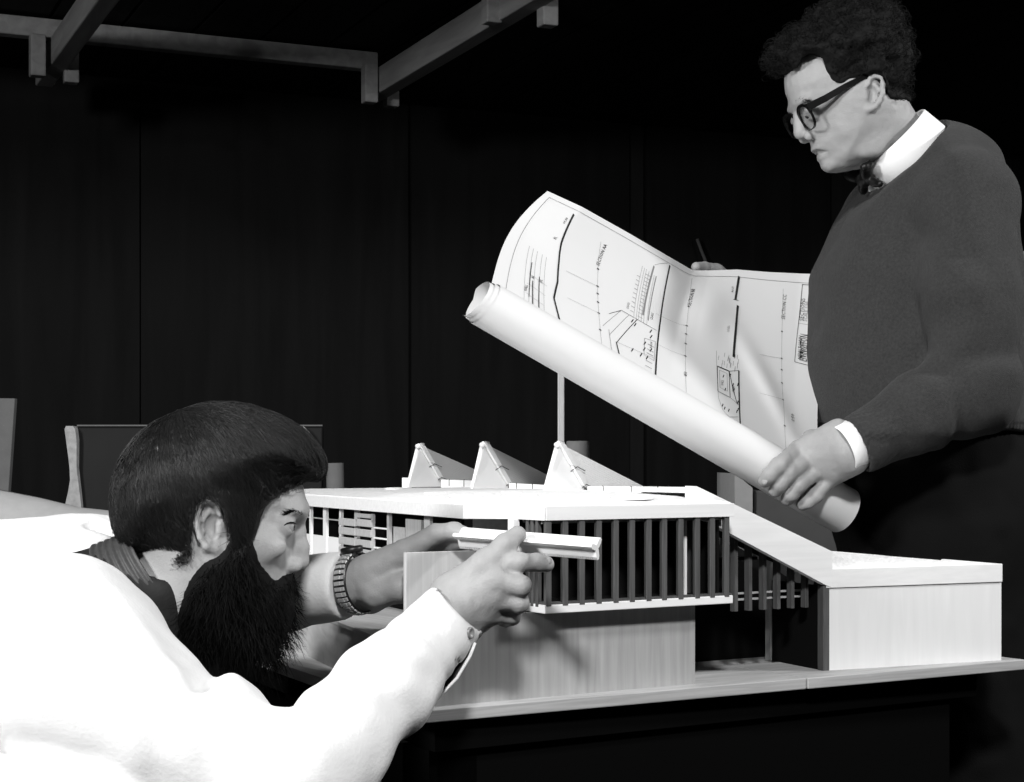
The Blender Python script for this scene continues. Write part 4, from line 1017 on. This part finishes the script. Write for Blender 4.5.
# wrist watch
fa = Vector(WR_F-EL_F).normalized(); wc = Vector(W(357.5, 583, 1.903)); w1 = Vector((0, -1, 0)); w1 = (w1-fa*w1.dot(fa)).normalized(); w2 = fa.cross(w1)
m = MB(); nl = 34; R_ = .0315
for i in range(nl):
    a0, a1 = 2*PI*i/nl, 2*PI*(i+.62)/nl
    for (h0, h1, dr) in ((-.0065, -.0025, 0), (-.0022, .0022, .0006), (.0025, .0065, 0)):
        rad = lambda a, r: w1*(r*math.cos(a))+w2*(r*1.06*math.sin(a))
        m.hexa([wc+rad(a0, R_)+fa*h0, wc+rad(a1, R_)+fa*h0, wc+rad(a1, R_)+fa*h1, wc+rad(a0, R_)+fa*h1, wc+rad(a0, R_+.0022+dr)+fa*h0, wc+rad(a1, R_+.0022+dr)+fa*h0, wc+rad(a1, R_+.0022+dr)+fa*h1, wc+rad(a0, R_+.0022+dr)+fa*h1])
watch = m.build('wristwatch', M['steel'], man)
m = MB(); vs = []; n = 48
for i in range(n):
    a = 2*PI*i/n
    for r, h in ((R_-.0010, -.0085), (R_+.0004, -.0085), (R_+.0004, .0085), (R_-.0010, .0085)): vs.append(wc+w1*(r*math.cos(a))+w2*(r*1.06*math.sin(a))+fa*h)
m.poly(vs, [(i*4+j, i*4+(j+1) % 4, ((i+1) % n)*4+(j+1) % 4, ((i+1) % n)*4+j) for i in range(n) for j in range(4)]); m.build('strap_lining', M['blackgap'], watch, True)
m = MB(); cc = wc+w2*(R_*1.06+.001)*(1 if w2.z > 0 else -1); up = w2*(1 if w2.z > 0 else -1)
m.tube([cc, cc+up*.003, cc+up*.006, cc+up*.007], [.0120, .0130, .0126, .0105], 28); m.build('watch_case', M['blackgap'], watch, True)
# trousers and shoes (below the frame)
T1 = SDF()
for y in (1.68, 1.90): T1.chain([V3((-1.06, y, .80)), V3((-.98, y-.01, .45)), V3((-1.08, y, .09))], [.125, .080, .062], .03)
T1.cone((-1.06, 1.70, .80), (-1.06, 1.88, .80), .13, .13, .04)
sdf_obj('trousers', T1, .008, M['trouser'], man)
def shoes(parent, spots, fwd):
    for (x, y) in spots:
        S = SDF(); f = V3(fwd); l = V3((-f[1], f[0], 0)); c = V3((x, y, 0)); R = basis(f, (0, 0, 1))
        S.box(c+f*.07+V3((0, 0, .012)), (.145, .046, .012), R, .01, .01); S.ell(c+f*.13+V3((0, 0, .035)), (.085, .045, .035), R, .02); S.ell(c+V3((0, 0, .05)), (.075, .042, .055), R, .03)
        sdf_obj('shoe', S, .006, M['shoe'], parent)
shoes(man, ((-1.08, 1.68), (-1.08, 1.90)), (1, 0, 0))
# ------------------------------------------------------------------ the standing man
man2 = empty('person', (.66, 2.66, 0), 'standing man in glasses, bow tie and dark grey sweater holding up a large drawing', 'person')
Y2 = 2.55; yw = math.radians(8)
H2 = Head(850, 92, Y2, (-math.cos(yw), -math.sin(yw), 0))
PT = math.radians(28); HF = V3(H2.f*math.cos(PT)-V3((0, 0, math.sin(PT)))); HU = V3(H2.f*math.sin(PT)+V3((0, 0, math.cos(PT)))); HB = np.stack([HF, H2.l, HU])
face2 = H2.poly([(786,72),(786,86),(788.5,96),(795,106),(798,113),(801.5,121),(806,131),(811,140),(812.5,146),(815,151),(818.5,156),(823,161),(826,165.5),(831,169.5),(839,172),(850,170.5),(864,167),(876,160),(888,146),(899,122),(899,95),(897,60),(883,33),(856,22),(824,28),(803,45),(790,60)])
def W2(x, z): return .0765-.016*sstep(x, .0, .085)-.010*sstep(-z, .02, .11)
B2 = SDF(); B2.add(H2.inflate(face2, .080, W2), H2.c, .16, .01)
for sd in (1, -1):
    B2.ell(H2.pt(850, 124, sd*.046), (.018, .008, .012), HB, .015)
    B2.ell(H2.pt(802, 102.5, sd*.021), (.008, .020, .0055), HB, .016)
    B2.ell(H2.pt(803, 114, sd*.033), (.012, .016, .0095), HB, .009, 's')
    B2.ell(H2.pt(812, 112.5, sd*.031), (.0128, .0128, .0128), None, .006)
    B2.ell(H2.pt(804, 118.5, sd*.032), (.0085, .0135, .0022), HB, .002, 's')
B2.chain([H2.pt(798.5, 108), H2.pt(798.8, 117), H2.pt(800, 126), H2.pt(800.8, 132.3)], [.0066, .0074, .0090, .0110], .0045)
for sd in (1, -1):
    B2.ell(H2.pt(810.5, 135, sd*.0125), (.0105, .0066, .0080), HB, .0035)
    B2.ell(H2.pt(806, 142, sd*.0072), (.0055, .0034, .0034), HB, .002, 's')
B2.ell(H2.pt(817, 148.2), (.0078, .018, .0046), HB, .003)               # lips
B2.ell(H2.pt(823, 157), (.0080, .017, .0050), HB, .003)
mo = [V3(march(B2, x, y, 2.42, 2.60)) for x, y in ((813.5,152.6),(816.5,152.8),(821,152.2),(827,151.0))]
mg = B2.grad(np.array(mo)); mo = [p-g*.0010 for p, g in zip(mo, mg)]
mi_ = [p-2*float((p-H2.c)@H2.l)*H2.l for p in mo]
B2.chain(mi_[::-1]+mo, [.0014,.0022,.0026,.0027,.0027,.0026,.0022,.0014], .0012, 's')
B2.ell(H2.pt(831, 164), (.014, .018, .010), HB, .012)                     # chin
for sd in (1, -1): B2.ell(H2.pt(872, 148, sd*.046), (.018, .009, .013), HB, .018)
ear(B2, H2, 871, 95, .0150, .0280, .071, 1, .22); ear(B2, H2, 871, 95, .0150, .0280, .071, -1, .22)
NB = V3(W(925, 172, 2.62))
B2.cone(H2.pt(880, 128), NB, .053, .048, .025)
P2S = lambda px, py, Y: V3(W(px, py, Y))
B2.chain([NB, P2S(920, 300, 2.64), P2S(915, 440, 2.64)], [.045, .10, .10], .04)
SN, EN, WN = P2S(970, 205, 2.44), P2S(974, 390, 2.375), P2S(850, 450, 2.338)
B2.chain([NB, SN], [.045, .045], .03); B2.chain([SN, EN, WN], [.05, .042, .027], .02)
SFr, EFr, WFr = P2S(905, 205, 2.85), V3((.52, 2.97, 1.25)), V3((.352, 2.83, 1.315))
B2.chain([NB, SFr], [.045, .045], .03); B2.chain([SFr, EFr, WFr], [.05, .042, .026], .02)
# near hand laid over the roll
def roll_pt(px, py, off):                                  # where the sight line meets the roll grown by off
    o = np.array((0, 0, HZ)); dr = np.array(W(px, py, 1.0))-o; a = np.array(RL); ad = np.array(RA)
    r = roll_r(.9)+off; w = o-a; dp = dr-ad*dr.dot(ad); wp = w-ad*w.dot(ad)
    A_, B_, C_ = dp.dot(dp), 2*dp.dot(wp), wp.dot(wp)-r*r; D_ = B_*B_-4*A_*C_
    t = (-B_-math.sqrt(D_))/(2*A_) if D_ > 0 else -B_/(2*A_)
    return V3(o+dr*t)
hp = lambda q: roll_pt(q[0], q[1], q[2])
MC = [(798.5,450,.010),(808,460,.013),(817.5,470,.013),(828,480,.011)]
WRc = [(838,432),(844,443),(849,453),(852,462)]
for (mx, my, mo), (wx, wy), r in zip(MC, WRc, (.0140,.0145,.0140,.0125)):
    B2.cone(P2S(wx, wy, 2.345), hp((mx, my, mo)), .0185, r, .014)
def fing2(l):
    B2.chain([hp(q) for q in l], [q[3] for q in l], .004)
fing2([(798.5,450,.010,.0130),(779,465.5,.0118,.0118),(769.5,475,.0108,.0108),(765,481,.0095,.0094)])
fing2([(808,460,.013,.0130),(789,473,.0132,.0120),(779.5,484,.0112,.0110),(775.5,490.5,.0095,.0098)])
fing2([(817.5,470,.013,.0125),(799,484,.0128,.0116),(791,494,.0112,.0106),(787.5,499,.0095,.0095)])
fing2([(828,480,.011,.0115),(816,495,.0118,.0106),(807,502,.0106,.0097),(802.5,504.5,.0092,.0088)])
th = [P2S(836, 438, 2.37), P2S(812, 440, 2.425), P2S(796, 452, 2.468), P2S(786, 466, 2.485)]
B2.chain(th, [.016, .0135, .011, .009], .008)
# far hand gripping the top edge
for a, b, r in (((742,300,2.80),(733,284,2.742),.013), ((746,306,2.80),(738,294,2.745),.0135), ((750,312,2.80),(744,304,2.750),.013), ((754,318,2.80),(750,314,2.755),.012)):
    B2.cone(V3(WFr)*.5+P2S(*a)*.5, P2S(*b), .020, r, .014)
B2.chain([P2S(733,284,2.742), P2S(717,270,2.712), P2S(704,267.5,2.690), P2S(696,267,2.672)], [.013, .0098, .0088, .0078], .004)
for (x, y, Yb) in ((738,294,2.745),(744,304,2.750),(750,314,2.755)):
    B2.chain([P2S(x, y, Yb), P2S(x-20, y-3, Yb-.01), P2S(x-26, y+6, Yb-.005)], [.012, .0095, .0085], .004)
B2.post.append(lambda P: .0005*vnoise(P, 160, 3))
sdf_obj('body', B2, .0023, M['skin_fair'], man2)
for sd in (1, -1): eyeball('eye', H2, 812, 112.5, sd*.031, .0119, HF*.7-V3((0, 0, .7)), man2)
n = Vector((0, 0, HZ))-W(765, 481, 2.3); nn_ = Vector(hp((764.5,481.5,.0185)))
nail('fingernail', nn_, (-.55,-.8,.1), (-.45,0,-.6), .0050, .0044, man2, M['skin_fair'])
# curly hair
out2 = H2.poly([(773,68),(766,57),(771,48),(783,36),(799,24),(815,13),(834,4),(854,0),(874,1),(891,15),(902,34),(906,54),(905,80),(902,98),(886,114),(850,130),(812,100),(790,80)])
reg2 = H2.poly([(772,76),(752,60),(760,38),(790,10),(830,-16),(880,-16),(915,15),(926,54),(922,95),(908,103),(897,101,.05),(885,95,.065),(880,80,.07),(870,74,.07),(862,76,.07),(850,80,.07),(838,83,.066),(829,74,.062),(824,61,.058),(815,53,.05),(800,59,.03),(787,74)], 3)
HR2 = SDF(); inf2 = H2.inflate(out2, .088, lambda x, z: .094-.010*sstep(x, .03, .12)-.010*sstep(-z, -.02, .03))
def hair2(P):
    x, y, z = H2.to(P); d = inf2(P); b = vnoise(P, 62, 11)*.0068+vnoise(P, 130, 12)*.0034+vnoise(P, 260, 13)*.0018
    d = np.minimum(d+b, B2.eval(P)-.004+.2*b)
    return np.maximum(d, poly_sd(x, z, reg2)+vnoise(P, 110, 15)*.003)
HR2.add(hair2, H2.c, .2, .002)
Vh, Qh = HR2.mesh(.0030, H2.c-.19, H2.c+.19, slack=3.0)
hair2o = np_mesh('hair', Vh, vol_fix(Vh, Qh), M['curls'], man2)
N_ = 4200; hx_, hy_, hz_ = H2.to(Vh); ok_ = Vh[poly_sd(hx_, hz_, reg2) < -.007]
rt = ok_[rng.integers(0, len(ok_), N_)].astype(np.float32); g = HR2.grad(rt)
t1 = np.cross(g, rng.normal(0, 1, g.shape)); t1 /= np.linalg.norm(t1, axis=1, keepdims=True); t2 = np.cross(g, t1)
rad = rng.uniform(.003, .0065, (N_, 1)); ph = rng.uniform(0, 6.28, (N_, 1)); pa = []
for i in range(12):
    a = ph+i*.62
    pa.append(rt-g*.002+g*(.0008*i*.55)+t1*rad*(np.cos(a)-np.cos(ph))+g*rad*.8*(np.sin(a)-np.sin(ph))+t2*(.0011*i))
strands_mesh('hair_curls', np.stack(pa, 1).astype(np.float32), .00042, .00022, M['curls'], hair2o)
brow_hairs(B2, [(794,101),(800,99.5),(808,101),(815,105)], .9, 150, (.7,-.2,-.1), M['curls'], man2, H2)
# spectacles
gl = tag(bpy.data.objects.new('eyeglasses', None)); COL.objects.link(gl); gl.parent = man2; gl.matrix_parent_inverse = Matrix.Translation(-man2.location); gl.location = Vector(H2.pt(803, 114))
def gpt(c, l, u, f=0): return Vector(c)+Vector(H2.l)*l+Vector(HU)*u+Vector(HF)*f
for sd in (1, -1):
    c = H2.pt(806.5, 117.0, sd*.034); K = 40; ring = []
    for i in range(K):
        a = 2*PI*i/K; ring.append((.0245*abs(math.cos(a))**.8*math.copysign(1, math.cos(a)), .0185*abs(math.sin(a))**.8*math.copysign(1, math.sin(a))*(1 if math.sin(a) > 0 else 1.05)))
    m = MB(); vs = []
    for (l, u) in ring:
        w = .0026 if u > .004 else .0010
        for k2, f in ((1-w/.022, .0016), (1+w/.022, .0016), (1+w/.022, -.0016), (1-w/.022, -.0016)): vs.append(gpt(c, l*k2, u*k2, f-.10*abs(l)*0))
    m.poly(vs, [(i*4+j, i*4+(j+1) % 4, ((i+1) % K)*4+(j+1) % 4, ((i+1) % K)*4+j) for i in range(K) for j in range(4)]); m.build('rim', M['frame'], gl)
    m = MB(); m.poly([gpt(c, l*.97, u*.97, .0003) for l, u in ring]+[gpt(c, l*.97, u*.97, -.0006) for l, u in ring], [tuple(range(K)), tuple(range(2*K-1, K-1, -1))]); m.build('lens', M['lens'], gl)
    tp_ = [gpt(c, sd*.0235, .011, .001), gpt(H2.pt(826, 98, sd*.068), 0, 0), gpt(H2.pt(846, 86, sd*.0745), 0, 0), gpt(H2.pt(864, 77, sd*.0765), 0, 0), gpt(H2.pt(877, 78, sd*.0755), 0, 0), gpt(H2.pt(883, 88, sd*.074), 0, 0)]
    m = MB(); hs = [.0055, .0050, .0042, .0036, .0028, .0022]; vs = []
    for p, h in zip(tp_, hs):
        for dl, du in ((-.0016, -1), (.0016, -1), (.0016, 1), (-.0016, 1)): vs.append(gpt(p, dl, du*h))
    m.poly(vs, [(3,2,1,0), tuple(range(len(vs)-4, len(vs)))]+[(i*4+j, i*4+(j+1) % 4, (i+1)*4+(j+1) % 4, (i+1)*4+j) for i in range(len(tp_)-1) for j in range(4)]); m.build('temple', M['frame'], gl, bevel=.0006)
m = MB(); b0 = H2.pt(804, 110); m.tube([gpt(b0, -.012, .001), gpt(b0, 0, .004, .003), gpt(b0, .012, .001)], .0026, 8); m.build('bridge', M['frame'], gl, True)
# white shirt: collar, inner front, cuffs
NX = Vector((-.71, -.10, .70))
prof = [(.0560, -.022), (.0575, .019), (.0600, .0205), (.0620, .0185), (.0665, -.020), (.0650, -.0215)]
ring_band('shirt_collar', H2.pt(902, 148), NX, prof, .3, -PI/2, M['cuff'], man2, 80, 1.0)
SI = SDF(); SI.cone(H2.pt(904, 152), P2S(922, 205, 2.63), .054, .075, .03); SI.cone(P2S(922, 205, 2.63), P2S(915, 400, 2.64), .075, .09, .03)
SI.cone(H2.pt(880, 125), H2.pt(910, 155), .0575, .0575, .003, 's')
sdf_obj('shirt', SI, .005, M['cuff'], man2)
cx = V3(WN-EN); cx /= np.linalg.norm(cx); cc = P2S(848, 446.5, 2.338)
def cuff_ring(name, c, ax, r0, r1, L, m, parent):
    ring_band(name, c, ax, [(r0-.002, 0), (r1-.002, L), (r1, L+.001), (r1+.0012, L), (r0+.0012, 0)], .0001, PI, m, parent, 48)
cuff_ring('shirt_cuff', cc-cx*.020, cx, .0335, .0325, .028, M['cuff'], man2)
# bow tie
TB = SDF(); tc = H2.pt(864, 180)
TD_ = V3(H2.f*.72-V3((0, 0, .70)))
TB.ell(tc, (.010, .010, .011), None, .004)
for sd in (1, -1):
    TB.cone(tc+H2.l*sd*.006, tc+H2.l*sd*.034+V3((0, 0, .014))+V3(NX)*.006, .0055, .0065, .006)
    TB.cone(tc+H2.l*sd*.006, tc+H2.l*sd*.036-V3(NX)*.016, .0055, .0065, .006)
    TB.cone(tc+H2.l*sd*.006, tc+H2.l*sd*.036+V3(NX)*.018, .0055, .0065, .006)
TB.post.append(lambda P: .0012*np.sin(P[:, 1]*260))
sdf_obj('bow_tie', TB, .0022, M['tie'], man2)
# sweater
SW = SDF(); spine = [(936,192,.088),(923,238,.118),(911,300,.141),(909,372,.1525),(911,432,.1505)]
for Yo in (2.575, 2.705):
    SW.chain([P2S(x+0, y, 2.64)+V3((0, Yo-2.64, 0)) for x, y, r in spine]+[P2S(911, 470, 2.64)+V3((0, Yo-2.64, 0))], [r for x, y, r in spine]+[.148], .04)
SW.cone(P2S(928, 165, 2.60), P2S(966, 200, 2.47), .060, .070, .05); SW.cone(P2S(928, 165, 2.66), P2S(908, 205, 2.83), .060, .070, .05)
SW.chain([P2S(964, 205, 2.455), P2S(973, 300, 2.40), EN], [.0735, .0660, .0600], .016)
CFc = P2S(857, 447, 2.338)
SW.chain([EN, P2S(916, 418, 2.355), CFc], [.0600, .0490, .0400], .016)
SW.chain([SFr, EFr, V3(WFr)+(EFr-V3(WFr))*.12], [.075, .060, .040], .02)
nx = V3(NX); SW.cone(H2.pt(905, 160), H2.pt(922, 185), .066, .085, .02)
SW.box(H2.pt(907, 160)+nx*.150, (.15, .13, .16), basis(nx, (0, 0, 1)), .001, .004, 's')
SW.cone(H2.pt(872, 125), H2.pt(917, 164), .0645, .0650, .004, 's')
SW.box(P2S(911, 436, 2.64)-V3((0, 0, .15)), (.30, .40, .15), None, .001, .006, 's')
# keep the forearm below the hem: add it again after the cut
SW.chain([EN, P2S(916, 418, 2.355), CFc], [.0600, .0490, .0400], .016)
SW.box(CFc+cx*.101, (.10, .08, .08), basis(cx, (0, 0, 1)), .001, .003, 's'); SW.cone(CFc+cx*.03, CFc-cx*.004, .0315, .0315, .002, 's')
def folds2(P):
    t1 = seg_t(P, SN, EN); t2 = seg_t(P, EN, CFc)
    d1 = np.linalg.norm(P-(SN+np.clip(t1, 0, 1)[:, None]*(EN-SN)), axis=1); d2 = np.linalg.norm(P-(EN+np.clip(t2, 0, 1)[:, None]*(CFc-EN)), axis=1)
    w1 = np.clip(1-d1/.12, 0, 1); w2 = np.clip(1-d2/.10, 0, 1); n = vnoise(P, 14, 21)
    r = .0075*np.exp(-((t1-.88)/.22)**2)*w1*np.sin(t1*26+2.2*n+P[:, 0]*30)
    r += .0060*np.exp(-((t2-.30)/.30)**2)*w2*np.sin(t2*22+2.4*n+P[:, 2]*26)*sstep(-t2, -.68, -.5)
    a = P-CFc; e1 = np.cross(cx, V3((0, 0, 1))); e1 /= np.linalg.norm(e1); e2 = np.cross(e1, cx); an = np.arctan2(a@e2, a@e1)
    cuffm = sstep(t2, .72, .74)*(d2 < .055); r = r*(1-cuffm)+cuffm*(.0010*np.sin(an*44)-.0006)
    z0 = P2S(911, 424, 2.64)[2]; hem = sstep(-P[:, 2], -z0, -z0+.004)*sstep(d2, .070, .085)
    ang = np.arctan2(P[:, 1]-2.64, P[:, 0]-.615); r += hem*(.0011*np.sin(ang*150)-.003)
    r += .0042*vnoise(P*V3((1, 1, .7)), 11, 22)+.0020*vnoise(P, 30, 23)
    # drag folds from the armpit across the chest
    q = P-P2S(945, 285, 2.47); r += .007*np.exp(-(q[:, 2]+.45*q[:, 0]+.02)**2/.0011)*np.exp(-(q[:, 0]+.05)**2/.006)*(P[:, 1] < 2.62)
    r -= .007*np.exp(-(q[:, 2]+.9*q[:, 0]-.03)**2/.0007)*np.exp(-(q[:, 0]+.03)**2/.004)*(P[:, 1] < 2.62)
    return -r
SW.post.append(folds2)
sdf_obj('sweater', SW, .0034, M['wool'], man2)
# trousers, shoes
T2 = SDF()
for sd in (-1, 1):
    y = 2.64+sd*.065
    T2.chain([P2S(911, 425, 2.64)+V3((0, sd*.06, 0)), P2S(922, 480, 2.64)+V3((.004, sd*.06, 0)), P2S(934, 530, 2.64)+V3((.004, sd*.065, 0))], [.140, .138, .134], .03)
    T2.chain([P2S(934, 530, 2.64)+V3((0, sd*.075, 0)), V3((.675, 2.64+sd*.10, .52)), V3((.70, 2.64+sd*.11, .09))], [.128, .092, .075], .04)
T2.box(P2S(911, 431, 2.64)+V3((0, 0, .15)), (.3, .3, .15), None, .001, .003, 's')
T2.post.append(lambda P: .004*vnoise(P*V3((1, 1, .5)), 18, 31)+.002*vnoise(P, 40, 32))
sdf_obj('trousers', T2, .005, M['trouser'], man2)
shoes(man2, ((.70, 2.53), (.70, 2.75)), (-1, 0, 0))
# ------------------------------------------------------------------ light
def area(name, loc, tgt, size, power):
    l = bpy.data.lights.new(name, 'AREA'); l.energy = power; l.size = size; l.shape = 'DISK'
    o = bpy.data.objects.new(name, l); COL.objects.link(o); o.location = loc
    d = Vector(tgt)-Vector(loc); o.rotation_euler = d.to_track_quat('-Z', 'Y').to_euler(); return o
area('key_lamp', (.12, -.55, 2.75), (.15, 2.1, 1.0), .3, 82)
area('side_lamp', (2.6, 2.1, 2.5), (.1, 2.0, .95), .3, 42)
area('fill_lamp', (-1.9, .5, 2.1), (.0, 2.2, 1.0), .5, 62)
w = bpy.data.worlds.new('world'); scene.world = w; w.use_nodes = True
w.node_tree.nodes['Background'].inputs[0].default_value = (1, 1, 1, 1); w.node_tree.nodes['Background'].inputs[1].default_value = .012
vs = scene.view_settings; vs.view_transform = 'Standard'; vs.look = 'None'; vs.exposure = .18; vs.gamma = 1; vs.use_curve_mapping = False
